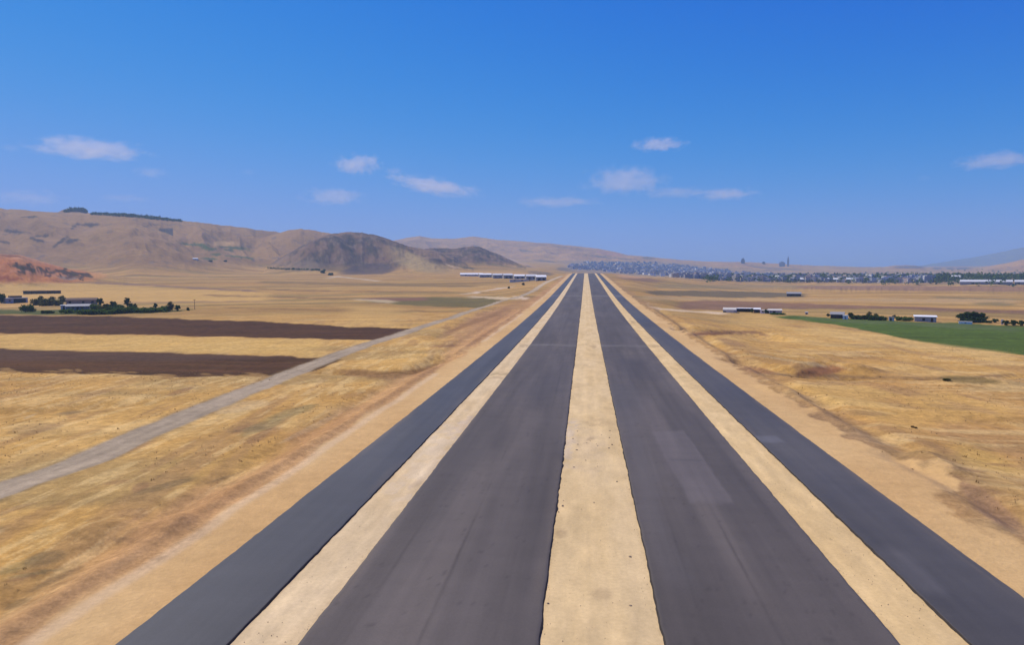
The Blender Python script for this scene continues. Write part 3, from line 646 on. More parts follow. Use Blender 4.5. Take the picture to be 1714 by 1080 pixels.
paved('service_road', -22.7, -17.3, 100, M['asphalt2'], (.070,.069,.070), 'narrow smooth bluish asphalt lane at the outer edge on the gravel track side', 'road', cross[1:])
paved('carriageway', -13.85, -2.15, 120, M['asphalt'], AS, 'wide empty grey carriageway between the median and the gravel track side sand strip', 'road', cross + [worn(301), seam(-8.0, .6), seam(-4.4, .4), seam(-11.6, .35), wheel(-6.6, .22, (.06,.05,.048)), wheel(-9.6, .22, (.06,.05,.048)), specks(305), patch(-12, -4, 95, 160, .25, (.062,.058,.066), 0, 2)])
paved('carriageway', 4.05, 15.45, 140, M['asphalt'], (.090,.077,.070), 'wide empty grey carriageway with a lighter patch, on the green field side of the median', 'road',
      cross + [worn(302), seam(9.8, .5), seam(6.2, .4), wheel(7.8, .2, (.06,.05,.048)), wheel(11.4, .2, (.06,.05,.048)), specks(306), patch(8.3, 11.9, 54, 79, .55, (.145,.125,.12), -.02, .15, 1.2), patch(7.6, 9.4, 60, 100, .25, (.125,.105,.10), 0, .4), patch(8.5, 11.5, 66.4, 67.2, .35, (.07,.065,.067), 0, .2, .2),
               patch(5, 14, 118, 150, .3, (.055,.05,.056), 0, 2), patch(4.4, 6.2, 40, 120, .35, (.10,.09,.088), 0, .6), patch(4.2, 8, 92, 112, .25, (.10,.094,.096), 0, .5)])
paved('service_road', 18.95, 24.5, 160, M['asphalt2'], (.076,.069,.063), 'narrow dark asphalt lane at the outer edge on the green field side', 'road', cross[1:] + [patch(19.2, 21.6, 75, 78, .6, (.13,.125,.13), 0, .3, .6), patch(19.2, 20.6, 40, 46, .4, (.12,.11,.105), 0, .5)])
def sandstrip(name, x0, x1, seed, label, cat, c0, c1, spots):
    n = 26; e0 = np.full_like(YS, x0); e1 = np.full_like(YS, x1); cols = []
    for i in range(n + 1):
        t = i / n; xx = e0 + (e1 - e0) * t
        zz = zroad(YS) - .09 - .05 * (2 * t - 1) ** 2 + (fbm(xx / .9, YS / 1.6, 3, seed) - .5) * .09
        cols.append(np.stack([xx, YS, zz], -1))
    V = np.stack(cols, 0); x, y = V[..., 0], V[..., 1]
    k = np.clip((fbm(x / 2.2, y / 11, 4, seed + 1) - .35) * 2.4, 0, 1)[..., None]
    c = np.array(c0) + (np.array(c1) - np.array(c0)) * k
    c = c * (1 + (fbm(x / .7, y / 1.2, 3, seed + 2) - .5) * .16)[..., None]
    trk = (np.exp(-((x - (x0 + x1) / 2 - .75) / .3) ** 2) + np.exp(-((x - (x0 + x1) / 2 + .95) / .3) ** 2)) * .12 * fbm(y / 14, x * 0, 3, seed + 9)
    c = c * (1 + trk)[..., None]
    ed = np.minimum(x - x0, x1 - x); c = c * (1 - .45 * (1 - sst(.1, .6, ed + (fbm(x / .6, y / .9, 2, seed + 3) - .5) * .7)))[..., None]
    for (sx, sy, rx, ry, a, cc) in spots:
        q = np.sqrt(((x - sx) / rx) ** 2 + ((y - sy) / ry) ** 2) + (fbm(x / .8, y / 1.6, 4, 19) - .5) * 2.6
        c = c + (np.array(cc) - c) * ((1 - sst(.4, 1.1, q)) * a * .6)[..., None]
    m, l = V.shape[:2]; idx = np.arange(m * l).reshape(m, l)
    Q = np.stack([idx[:-1, :-1], idx[1:, :-1], idx[1:, 1:], idx[:-1, 1:]], -1)
    me = np_mesh(name, V.reshape(-1, 3), Q.reshape(-1, 4), [M['sand']], c.reshape(-1, 3))
    return tag(link(name, me), label, cat, None, 'structure')
DS = (.20,.13,.075)
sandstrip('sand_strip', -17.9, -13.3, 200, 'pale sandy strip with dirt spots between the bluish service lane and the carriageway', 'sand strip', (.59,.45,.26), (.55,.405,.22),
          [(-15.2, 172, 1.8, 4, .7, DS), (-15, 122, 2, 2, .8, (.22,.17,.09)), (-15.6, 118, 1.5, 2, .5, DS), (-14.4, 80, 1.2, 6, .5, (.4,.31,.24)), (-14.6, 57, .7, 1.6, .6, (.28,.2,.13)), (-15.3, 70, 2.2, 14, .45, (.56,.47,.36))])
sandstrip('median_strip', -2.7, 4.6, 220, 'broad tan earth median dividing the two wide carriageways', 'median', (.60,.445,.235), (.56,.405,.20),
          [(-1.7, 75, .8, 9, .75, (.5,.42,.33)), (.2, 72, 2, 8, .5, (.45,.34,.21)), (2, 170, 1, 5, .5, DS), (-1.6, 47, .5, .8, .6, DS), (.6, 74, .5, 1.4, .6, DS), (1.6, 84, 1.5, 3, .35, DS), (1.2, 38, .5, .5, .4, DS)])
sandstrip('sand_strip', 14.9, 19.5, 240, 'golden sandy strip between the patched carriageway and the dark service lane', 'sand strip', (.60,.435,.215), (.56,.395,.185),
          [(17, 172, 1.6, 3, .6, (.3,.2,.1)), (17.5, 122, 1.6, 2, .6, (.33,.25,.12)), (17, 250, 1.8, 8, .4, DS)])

# ---------------------------------------------------------------- loose stones on the median
def rock_mesh(seed):
    r = random.Random(seed); mb = MB(); n = 7; rings = []
    for k, (h, q) in enumerate(((-.2, .8), (.15, 1.0), (.42, .8), (.6, .4))):
        rings.append(len(mb.v))
        for i in range(n):
            a = 2 * math.pi * i / n + r.uniform(-.2, .2); s = q * r.uniform(.75, 1.15)
            mb.v.append((s * math.cos(a), .8 * s * math.sin(a), h + r.uniform(-.06, .06)))
    for a, b in zip(rings, rings[1:]):
        for i in range(n): mb.f.append((a + i, a + (i + 1) % n, b + (i + 1) % n, b + i)); mb.m.append(0)
    mb.f.append(tuple(rings[-1] + i for i in range(n))); mb.m.append(0)
    return mb.mesh('stone', M['stone'])
rocks = [rock_mesh(i) for i in range(4)]
for i in range(26):
    y = random.uniform(62, 82) if i < 18 else random.uniform(30, 60)
    x = random.uniform(-1.7, 3.2) if i < 18 else random.choice([-1.9, 1.0, 2.6]) + random.uniform(-.4, .4)
    s = random.uniform(.05, .13)
    o = link('stone', rocks[i % 4]); o.location = (x, y, float(zroad(y)) - .10); o.scale = (s, s, s); o.rotation_euler = (0, 0, random.uniform(0, 6))
    tag(o, 'small dark stone lying loose on the tan earth median', 'stone', 'loose stones on the median')

def grit():
    r = np.random.default_rng(17); n = 2600; y = 26 + 90 * r.random(n) ** 1.5
    strips = [(-17.3, -13.9), (-2.1, 4.0), (15.5, 18.9)]; pk = r.integers(0, 3, n); V = []; Q = []
    for i in range(n):
        a, b = strips[pk[i]]; t = r.random(); x = a + (b - a) * (t if r.random() < .45 else (r.random() ** 2.5 * .12 if t < .5 else 1 - r.random() ** 2.5 * .12))
        s = r.uniform(.01, .04); z = float(zroad(y[i])) - .09 - .05 * (2 * (x - a) / (b - a) - 1) ** 2; k = len(V); w = r.uniform(0, 6.28)
        for q in range(4): V.append((x + s * math.cos(w + q * 1.57), y[i] + s * 1.2 * math.sin(w + q * 1.57), z - .02))
        V.append((x + s * .2, y[i], z + s * r.uniform(.8, 1.5)))
        Q += [(k + q, k + (q + 1) % 4, k + 4) for q in range(4)]
    tag(link('loose_gravel', np_mesh('loose_gravel', np.array(V), np.array(Q), [M['stone']], smooth=False)), 'fine grit scattered over the sandy strips between the lanes', 'gravel', None, 'stuff')
grit()
# ---------------------------------------------------------------- plants
def leaf_cloud(seed, clumps, per, size, squash=1.0):
    """Leaf-sized faces spread through clumps (centre x,y,z,radius)."""
    r = np.random.default_rng(seed); V = []; Fs = []; n = 0
    for (cx, cy, cz, cr) in clumps:
        for _ in range(per):
            d = r.normal(size=3); d /= np.linalg.norm(d); q = cr * r.random() ** .45
            p = np.array((cx, cy, cz)) + d * q * np.array((1, 1, squash))
            a = r.normal(size=3); a /= np.linalg.norm(a); b = np.cross(a, r.normal(size=3)); b /= np.linalg.norm(b) + 1e-9
            s = size * r.uniform(.6, 1.3)
            V += [p - a * s, p + b * s * .6, p + a * s, p - b * s * .6]; Fs.append((n, n + 1, n + 2, n + 3)); n += 4
    return np.array(V), np.array(Fs)
def make_tree(seed, h=5.0, spread=1.9, trunk_h=.9, n=16, per=90, size=.26, leaf='leaf', tall=1.0):
    r = random.Random(seed); root = empty('tree', (0, 0, 0))
    mb = MB(); mb.tube([(0, 0, -.4), (.04, .02, trunk_h * .6), (.1, -.05, trunk_h * 1.4), (.1, 0, h * .7)], [.17, .13, .10, .03])
    cl = []
    for i in range(n):
        a = r.uniform(0, 6.28); q = spread * math.sqrt(r.random()) * .75; z = r.uniform(trunk_h + .3, h - .5)
        k = 1 - abs((z - trunk_h) / (h - trunk_h) - .42) * .95
        cl.append((q * math.cos(a) * k, q * math.sin(a) * k, z, r.uniform(.5, .85) * spread * .52))
    for c in cl[:6]: mb.tube([(.05, 0, trunk_h * .9), (c[0] * .5, c[1] * .5, (trunk_h + c[2]) * .5), (c[0], c[1], c[2])], [.07, .05, .02], 5)
    mb.build('trunk', M['bark'], root)
    V, Fq = leaf_cloud(seed, cl, per, size); link('crown', np_mesh('crown', V, Fq, [M[leaf]], smooth=False), root)
    return root
def make_bush(seed, leaf='leaf', w=1.6, h=1.5, n=13, per=90, size=.2):
    r = random.Random(seed); root = empty('bush', (0, 0, 0))
    cl = [(r.uniform(-w, w) * .75, r.uniform(-w, w) * .6, r.uniform(.25, .75) * h, r.uniform(.35, .6) * h) for _ in range(n)]
    mb = MB()
    for c in cl[:5]: mb.tube([(0, 0, -.3), (c[0] * .6, c[1] * .6, c[2] * .5), (c[0], c[1], c[2])], [.06, .045, .015], 5)
    mb.build('stems', M['bark'], root)
    V, Fq = leaf_cloud(seed, cl, per, size); link('foliage', np_mesh('foliage', V, Fq, [M[leaf]], smooth=False), root)
    return root
PROTO = {
 'round': make_tree(1), 'broad': make_tree(2, 4.6, 2.6, .8, 22, 90, .28), 'dark': make_tree(3, 5, 2.0, .6, 22, 95, .27, 'dleaf'),
 'tall': make_tree(4, 6, 1.3, .7, 18, 80, .25, 'dleaf'), 'olive': make_tree(5, 4.4, 2.1, .7, 18, 80, .26, 'olive'),
 'bush': make_bush(6), 'obush': make_bush(7, 'olive'), 'dbush': make_bush(8, 'dleaf'), 'scrub': make_bush(9, 'scrub', 1.3, .9, 8, 70, .15),
}
PH = {'round': 5.0, 'broad': 4.9, 'dark': 5.2, 'tall': 6.1, 'olive': 4.6, 'bush': 1.9, 'obush': 1.9, 'dbush': 1.9, 'scrub': 1.2}
PW = {'round': 4.0, 'broad': 5.4, 'dark': 4.2, 'tall': 2.7, 'olive': 4.4, 'bush': 3.6, 'obush': 3.6, 'dbush': 3.6, 'scrub': 2.8}
used = set()
def plant(kind, px, pyb, hpx, label, group=None, wpx=None):
    x, y, z, dep = at(px, pyb)
    src = PROTO[kind]
    if kind in used: o = copy_tree(src)
    else: o = src; used.add(kind)
    sz = hpx * dep / F / PH[kind]; sw = sz if wpx is None else wpx * dep / F / PW[kind]
    o.location = (x, y, z); o.scale = (sw, sw, sz); o.rotation_euler = (0, 0, random.uniform(0, 6.28))
    for k in ('label', 'category', 'group'):
        if k in o: del o[k]
    tag(o, label, 'bush' if 'bush' in kind or kind == 'scrub' else 'tree', group); return o

GL = 'trees and bushes round the white roofed farmhouse'
for a in [
 ('dark', 2, 508, 16, 'dark tree beside the flat roofed grey building at the plain edge', 13),
 ('obush', 66, 511, 10, 'olive green shrub nearest the flat roofed building in the shrub clump', 22),
 ('obush', 82, 512, 11, 'wide olive shrub in the middle of the clump behind the farmhouse', 26),
 ('olive', 69, 505, 9, 'small olive tree poking up behind the olive shrub clump', 9),
 ('olive', 88, 506, 9, 'low rounded olive tree behind the shrub clump, second from the farmhouse', 11),
 ('olive', 104, 509, 13, 'dark olive tree next to the white end of the farmhouse', 12),
 ('obush', 98, 512, 9, 'olive shrub touching the white end of the farmhouse', 16),
 ('bush', 47, 522.5, 11, 'lone rounded green bush on bare straw before the ploughed strip', 20),
 ('dbush', 74, 525, 5, 'tiny dark bush at the ploughed field edge, farthest from the farmhouse', 8),
 ('dbush', 84, 525, 5, 'tiny dark bush at the ploughed field edge near the farmhouse', 12),
 ('bush', 112, 525, 7, 'low green bush hiding the foot of the farmhouse white end', 24),
 ('bush', 138, 526, 7, 'low green bush before the grey blue wall of the farmhouse', 30),
 ('bush', 163, 526, 8, 'low green bush at the brown end of the farmhouse', 30),
 ('dark', 168, 512, 12, 'dark tree standing right behind the brown end of the farmhouse', 11),
 ('olive', 152, 508, 8, 'olive tree rising above the brown farmhouse roof', 16),
 ('dark', 179, 519, 10, 'squat dark tree between the farmhouse and the tallest farm tree', 13),
 ('dark', 189, 517, 12, 'dark tree just before the tallest farm tree', 12),
 ('broad', 198, 519, 9, 'broad low green tree at the foot of the tallest farm tree', 18),
 ('tall', 213, 515, 16, 'tallest upright dark tree in the farm row', 11),
 ('dark', 220, 517, 9, 'small dark tree leaning against the tallest farm tree', 8),
 ('olive', 226, 520, 11, 'thin olive tree after the tallest farm tree', 8),
 ('bush', 206, 524, 9, 'wide green bush under the tallest farm tree', 36),
 ('bush', 240, 523, 7, 'low green bush in the gap of the farm row', 34),
 ('bush', 266, 522, 6, 'low green bush below the lone small round tree', 30),
 ('dark', 260, 517, 9, 'lone small round tree in the farm row gap', 7),
 ('bush', 180, 526, 6, 'low green bush below the squat dark tree', 30),
 ('olive', 285, 521, 15, 'upright olive tree near the far end of the farm row', 11),
 ('bush', 277, 521, 8, 'green bush at the foot of the upright olive tree', 14),
 ('dark', 297, 521, 10, 'dark rounded tree, last big one of the farm row', 9),
 ('bush', 160, 519, 9, 'green bush against the brown end wall of the farmhouse', 16),
 ('obush', 172, 522, 9, 'olive bush in front of the dark tree behind the farmhouse', 18),
 ('bush', 186, 522, 8, 'green bush below the dark tree before the tallest one', 18),
 ('bush', 222, 523, 9, 'green bush right after the tallest upright farm tree', 18),
 ('obush', 252, 521, 6, 'olive bush just before the lone small round tree', 16),
 ('dbush', 150, 517, 8, 'dark bush touching the grey blue farmhouse roof end', 12),
 ('dbush', 315, 520, 5, 'tiny bush at the tip of the farm row beside the thin pole', 5),
]: plant(a[0], a[1], a[2], a[3] * (1.25 if 'bush' in a[0] else 1.08), a[4], GL, a[5] * 1.2)
GRr = 'trees along the top of the green field'
for a in [
 ('dark', 1258.5, 524, 8, 'dark tree between the open shed and the small white roof', 7),
 ('dark', 1282, 525.5, 8, 'dark bushy tree against the pale wall of the long shed group', 7),
 ('bush', 1300, 527, 3.5, 'low green bush before the pale roofed building', 30),
 ('dbush', 1213, 523, 3, 'tiny dark bush at the rounded end of the pale greenhouse', 5),
 ('dark', 1386, 530, 5, 'small dark tree beside the grey blue roofed farmhouse', 8),
 ('dark', 1408, 530, 8, 'dark tree rising behind the grey blue roofed farmhouse', 9),
 ('dark', 1424, 533, 10, 'dark tree behind the small white hut at the start of the hedge', 12),
 ('dbush', 1432, 534.5, 8, 'first dark bush of the hedge after the small white hut', 18),
 ('dbush', 1446, 535, 9, 'second dark bush of the hedge below its taller tree', 20),
 ('olive', 1455, 533, 11, 'brownish taller tree sticking up from the hedge', 13),
 ('olive', 1466, 533, 8, 'brownish lower tree beside the hedge tree', 12),
 ('dbush', 1461, 536, 9, 'third dark bush of the hedge', 20),
 ('dbush', 1476, 536.5, 9, 'last dark bush of the hedge before the pink hut', 20),
 ('dark', 1497, 533, 6, 'small dark tree behind the pink hut', 8),
 ('bush', 1505, 536.5, 7, 'green bush just after the pink hut', 16),
 ('bush', 1518, 537.5, 8, 'green bush before the white roofed grey shed', 20),
 ('dark', 1613, 539.5, 16, 'dark outer tree of the big clump, on the white tank side', 26),
 ('dark', 1627, 540, 19, 'tallest dark tree in the middle of the big clump', 30),
 ('dbush', 1618, 540.3, 9, 'dark undergrowth bush at the foot of the big clump, white tank side', 26),
 ('dbush', 1637, 540.6, 9, 'dark undergrowth bush at the foot of the big clump, far side', 24),
 ('dark', 1641, 540, 17, 'dark outer tree of the big clump, away from the white tank', 24),
 ('dbush', 1655, 541, 5, 'low dark bush just after the big clump', 12),
 ('dark', 1665, 540.5, 7, 'small dark tree between the big clump and the white post', 13),
 ('dark', 1684, 545, 9, 'dark tree just after the white post', 14),
 ('dark', 1696, 545.5, 10, 'dark tree second after the white post', 15),
 ('dark', 1709, 546, 10, 'dark tree at the end of the row beyond the white post', 13),
 ('dark', 1724, 547, 11, 'dark tree beyond the picture edge of the row', 14),
]: plant(*a[:5], GRr, a[5])
for a in [
 ('dbush', 851.5, 483, 4, 'single dark bush at the end of the pale side track', 4),
 ('olive', 876, 477.5, 4, 'brown bushy tree standing before the white sheds', 8),
 ('scrub', 1531, 717, 4, 'small dark scrub bush alone in golden stubble', 14),
 ('obush', 1585, 637, 4, 'low olive scrub beside the thin dark field line', 14),
 ('dbush', 553, 461, 5, 'dark bush at the bend of the hill foot hedge', 10),
 ('dbush', 540, 457, 6, 'dark bush at the corner of the hill foot hedge', 8),
 ('dbush', 377, 438, 3, 'dark bush on the lower terrace of the ridge', 6),
 ('dbush', 352, 438, 3, 'dark bush above the hill foot terrace next to the white cabin', 7),
]: plant(*a[:4], a[4], None, a[5])
for k in list(PROTO):
    if k not in used:
        for ch in list(PROTO[k].children): bpy.data.objects.remove(ch)
        bpy.data.objects.remove(PROTO[k])

def tuft_mass(name, pts, hs, leaf, label, cat, blades=5, seed=1, width=.10, spread=.5):
    r = np.random.default_rng(seed); V = []; Q = []; n = 0
    for (x, y, z), h in zip(pts, hs):
        for _ in range(blades):
            a = r.uniform(0, 6.28); q = r.uniform(0, spread) * h; bx, by = x + q * math.cos(a), y + q * math.sin(a)
            lx, ly = r.normal(0, .35, 2) * h; b = r.uniform(0, 6.28); wx, wy = width * h * math.cos(b), width * h * math.sin(b); hh = h * r.uniform(.6, 1.1)
            V += [(bx - wx, by - wy, z - .05), (bx + wx, by + wy, z - .05), (bx + lx + wx * .3, by + ly + wy * .3, z + hh), (bx + lx - wx * .3, by + ly - wy * .3, z + hh)]
            Q.append((n, n + 1, n + 2, n + 3)); n += 4
    return tag(link(name, np_mesh(name, np.array(V), np.array(Q), [M[leaf]], smooth=False)), label, cat, None, 'stuff')
def scatter(n, x0, x1, y0, y1, test, seed):
    r = np.random.default_rng(seed); x = r.uniform(x0, x1, n * 3); y = y0 + (y1 - y0) * r.random(n * 3) ** 1.3
    k = test(x, y, r); x, y = x[k][:n], y[k][:n]; return np.stack([x, y, terrain(x, y)], -1)
cl = lambda x, y, s: fbm(x / 9, y / 12, 4, s)
Lt = lambda x, y, r: (x < -33 + 3 * (cl(x, y, 3) - .5)) & (np.abs(x + 50 + .02 * y) > 5.5) & (cl(x, y, 210) > .48)
Rt = lambda x, y, r: (x > 33) & (cl(x, y, 211) > .48)
pts = np.concatenate([scatter(5200, -150, -32, 22, 190, Lt, 1), scatter(4200, 33, 190, 35, 200, Rt, 2)])
pts = pts[~((pts[:, 1] > 128) & (pts[:, 0] < -60))]
tuft_mass('dry_grass', pts, RNG.uniform(.08, .2, len(pts)), 'straw', 'tufts of dry straw coloured grass over the near fields', 'grass', 5, 3, .16, .9)
Ls = lambda x, y, r: (x < -29) & (np.abs(x + 50 + .02 * y) > 4.5) & (cl(x, y, 215) > .58)
Rs = lambda x, y, r: (x > 31) & (cl(x * .6, y, 216) > .56 - .1 * np.exp(-((x - 34) / 3.0) ** 2))
pts = np.concatenate([scatter(150, -130, -29, 22, 150, Ls, 5), scatter(200, 31, 130, 35, 170, Rs, 6)])
tuft_mass('weeds', pts, RNG.uniform(.08, .24, len(pts)), 'scrub', 'low brown weeds scattered along the field margins', 'weeds', 8, 4, .15, 1.0)

def leaf_mass(name, pts, sizes, leaf, label, cat, per=16, seed=5, squash=.8):
    r = np.random.default_rng(seed); n = len(pts); pts = np.repeat(np.asarray(pts), per, 0); s = np.repeat(np.asarray(sizes), per)
    d = r.normal(size=(n * per, 3)); d /= np.linalg.norm(d, axis=1, keepdims=True)
    p = pts + d * (s * r.random(n * per) ** .4)[:, None] * np.array((1, 1, squash)); p[:, 2] += s * .75
    a = r.normal(size=(n * per, 3)); a /= np.linalg.norm(a, axis=1, keepdims=True); b = np.cross(a, r.normal(size=(n * per, 3))); b /= np.linalg.norm(b, axis=1, keepdims=True) + 1e-9
    q = (s * .42 * r.uniform(.6, 1.2, n * per))[:, None]
    V = np.stack([p - a * q, p + b * q * .7, p + a * q, p - b * q * .7], 1).reshape(-1, 3)
    return tag(link(name, np_mesh(name, V, np.arange(len(V)).reshape(-1, 4), [M[leaf]], smooth=False)), label, cat, None, 'stuff')
def pix(n, f, seed):
    r = np.random.default_rng(seed); px, py = f(r, n); x, y, z, D, h = unproject(px, py); k = h & (D < 7500)
    return np.stack([x, y, z], -1)[k], D[k], px[k], py[k]
p, D, _, _ = pix(90, lambda r, n: ((px := r.uniform(107, 145, n)), np.interp(px, [107, 125, 145], [353.5, 350, 353.5]) + r.uniform(0, 2.5, n)), 1)
leaf_mass('hilltop_grove', p, RNG.uniform(3, 6, len(p)), 'dleaf', 'dark grove crowning the knoll on the long ridge', 'grove')
def rb(r, n):
    px = r.uniform(152, 305, n); top = np.interp(px, [152, 210, 250, 300, 305], [358.5, 359.5, 363.5, 370, 371]); return px, top + r.random(n) * np.interp(px, [152, 200, 255, 305], [1, 3, 3.5, .8])
p, D, _, _ = pix(340, rb, 2)
leaf_mass('ridge_woodland', p, RNG.uniform(2.5, 5, len(p)), 'dleaf', 'dark narrow woodland along the skyline of the long ridge', 'woodland')
def tb(r, n):
    px = np.where(r.random(n) < .8, r.uniform(1375, 1740, n), r.uniform(1180, 1380, n)); c = np.interp(px, [1180, 1375, 1500, 1714], [469, 466, 467, 466]); return px, c + r.normal(0, 1, n) * np.interp(px, [1180, 1375, 1500, 1740], [1.6, 3, 4, 5.5])
p, D, _, _ = pix(1050, tb, 3)
leaf_mass('tree_belt', p, RNG.uniform(4, 7.5, len(p)), 'leaf', 'long dark belt of trees at the far edge of the plain beside the town', 'woodland', 12)
p, D, _, _ = pix(260, lambda r, n: (1280 + 300 * r.random(n) ** .8, r.normal(0, .8, n) + 472.3), 4)
leaf_mass('orchard', p, RNG.uniform(2.5, 4.0, len(p)), 'olive', 'dark scattered trees among the houses at the town foot', 'trees', 12)
p, D, _, _ = pix(60, lambda r, n: ((px := r.uniform(448, 545, n)), np.interp(px, [448, 545], [450, 453]) + r.normal(0, .4, n)), 6)
leaf_mass('hedgerow', p, RNG.uniform(1.5, 2.6, len(p)), 'dleaf', 'thin dark hedgerow along the foot of the dark rocky hill', 'hedgerow')

# ---------------------------------------------------------------- buildings
def facing(px): return -float(theta_of(px))
def building(name, cat, label, px, pyb, wpx, dm, h, wall, roof, kind='gable', rot=0.0, rise=1.3, over=.4, openings=(), group=None, extra=None):
    """Front face on local -y. openings: (part name, x as share of the width, width m, sill m, height m, material)."""
    x, y, z, dep = at(px, pyb); w = wpx * dep / F
    rt = empty(name, (x, y, z), facing(px) + rot); tag(rt, label, cat, group)
    mb = MB(); mb.box(-w/2, w/2, 0, dm, -1.5, h)
    if kind == 'gable':
        for s in (-w/2, w/2): mb.poly([(s, 0, h), (s, dm, h), (s, dm/2, h + rise)] if s > 0 else [(s, 0, h), (s, dm/2, h + rise), (s, dm, h)])
    mb.build('wall', M[wall], rt)
    rb_ = MB(); t = .18
    if kind == 'gable':
        for sgn in (0, 1):
            y0 = -over if sgn == 0 else dm + over; zl = h - over * rise / (dm / 2) + .03; zr = h + rise + .03; ym = dm / 2
            a = [(-w/2 - over, y0, zl), (w/2 + over, y0, zl), (w/2 + over, ym, zr), (-w/2 - over, ym, zr)]
            b = [(q[0], q[1], q[2] + t) for q in a]
            rb_.poly(a); rb_.poly(b)
            for i in range(4): rb_.quad(a[i], a[(i+1) % 4], b[(i+1) % 4], b[i])
    elif kind == 'flat':
        rb_.box(-w/2 - over, w/2 + over, -over, dm + over, h + .003, h + .22)
    elif kind == 'mono':
        a = [(-w/2 - over, -over, h + .02), (w/2 + over, -over, h + .02), (w/2 + over, dm + over, h + rise), (-w/2 - over, dm + over, h + rise)]; b = [(q[0], q[1], q[2] + t) for q in a]
        rb_.poly(a); rb_.poly(b)
        for i in range(4): rb_.quad(a[i], a[(i+1) % 4], b[(i+1) % 4], b[i])
    elif kind == 'barrel':
        n = 10; pr = [(dm/2 - (dm/2 + over) * math.cos(math.pi * i / n), h + .02 + rise * math.sin(math.pi * i / n)) for i in range(n + 1)]
        for (ya, za), (yb, zb) in zip(pr, pr[1:]): rb_.quad((-w/2 - over, ya, za), (w/2 + over, ya, za), (w/2 + over, yb, zb), (-w/2 - over, yb, zb))
        for s in (-w/2 - over, w/2 + over): rb_.poly([(s, a, b) for a, b in pr])
    rb_.build('roof', M[roof], rt)
    for (nm, fx, ow, sill, oh, mt) in openings:
        o = MB(); cx = -w/2 + fx * w; o.box(cx - ow/2, cx + ow/2, -.05, .06, sill, sill + oh); o.build(nm, M[mt], rt)
    if extra: extra(rt, w, dm, h)
    return rt
def open_shed(name, cat, label, px, pyb, wpx, dm, h, wall, roof, rot=0.0, posts=5, group=None, end=None):
    x, y, z, dep = at(px, pyb); w = wpx * dep / F
    rt = empty(name, (x, y, z), facing(px) + rot); tag(rt, label, cat, group)
    mb = MB(); mb.box(-w/2, w/2, dm - .2, dm, -1.5, h); mb.box(-w/2, -w/2 + .2, 0, dm - .2, -1.5, h); mb.box(w/2 - .2, w/2, 0, dm - .2, -1.5, h); mb.build('wall', M[wall], rt)
    r = MB(); r.box(-w/2 - .4, w/2 + .4, -.5, dm + .3, h + .003, h + .25); r.build('roof', M[roof], rt)
    for i in range(posts):
        p_ = MB(); cx = -w/2 + w * (i + .5) / posts; p_.box(cx - .1, cx + .1, .05, .25, -1, h); p_.build('post', M['wood'], rt)
    if end: e = MB(); e.box(w/2 - end, w/2 + .02, -.06, dm - .25, -1, h - .02); e.build('end_room', M['wood'], rt)
    return rt
# --- farm before the quarry
open_shed('livestock_shed', 'shed', 'long low dark roofed livestock shed standing alone on straw below the quarry', 71, 492, 52, 7, 2.6, 'mud', 'brown', .05, 7, None, 5)
def parapet(rt, w, d, h):
    p_ = MB(); p_.box(-w * .22, w * .32, d * .35, d * .8, h + .225, h + 1.5); p_.build('rooftop_room', M['wood'], rt)
building('farm_building', 'building', 'grey block building with a pale flat roof and shaded side painted black', 29, 507.5, 31, 9, 3.6, 'grey', 'pale', 'flat', .35, over=.3,
         openings=[('door', .62, 7.5, 0, 3.0, 'dark'), ('window', .15, 1.2, 1.2, 1.1, 'glass')], extra=parapet)  # wide dark panel paints the shaded front face, not a doorway
building('farmhouse', 'house', 'farmhouse with grey blue sheet roof and white end among green bushes', 130, 520, 33, 8, 2.4, 'slate', 'bluegrey', 'mono', -.1, 1.0, .4,
         [('window', .3, 1.3, 1, 1.2, 'glass'), ('window', .7, 1.3, 1, 1.2, 'glass'), ('door', .5, 1.1, 0, 2.1, 'dark')])
building('farm_outbuilding', 'outbuilding', 'small white roofed outbuilding at the end of the grey blue farmhouse', 107, 519, 9, 5, 2.6, 'pale', 'white', 'flat', -.1, over=.4, openings=[('door', .5, 1.0, 0, 2.0, 'dark')])
building('farmhouse', 'house', 'brown roofed older farmhouse wing behind the grey blue one', 137, 510, 44, 8, 3.0, 'mud', 'brown', 'gable', -.06, 1.2, .4,
         [('window', .12, 1.4, 1, 1.3, 'dark'), ('window', .55, 1.4, 1, 1.3, 'dark'), ('window', .85, 1.4, 1, 1.3, 'dark')])
def pole(px, pyb, hpx, label):
    x, y, z, dep = at(px, pyb); h = hpx * dep / F; rt = empty('utility_pole', (x, y, z), facing(px)); tag(rt, label, 'pole')
    m = MB(); m.tube([(0, 0, -.5), (0, 0, h)], [.13, .08], 8); m.build('shaft', M['wood'], rt)
    m = MB(); m.box(-.7, .7, -.06, .06, h - .6, h - .45); m.build('crossarm', M['wood'], rt)
pole(326, 518, 17, 'thin lone utility pole just past the end of the farm tree row')
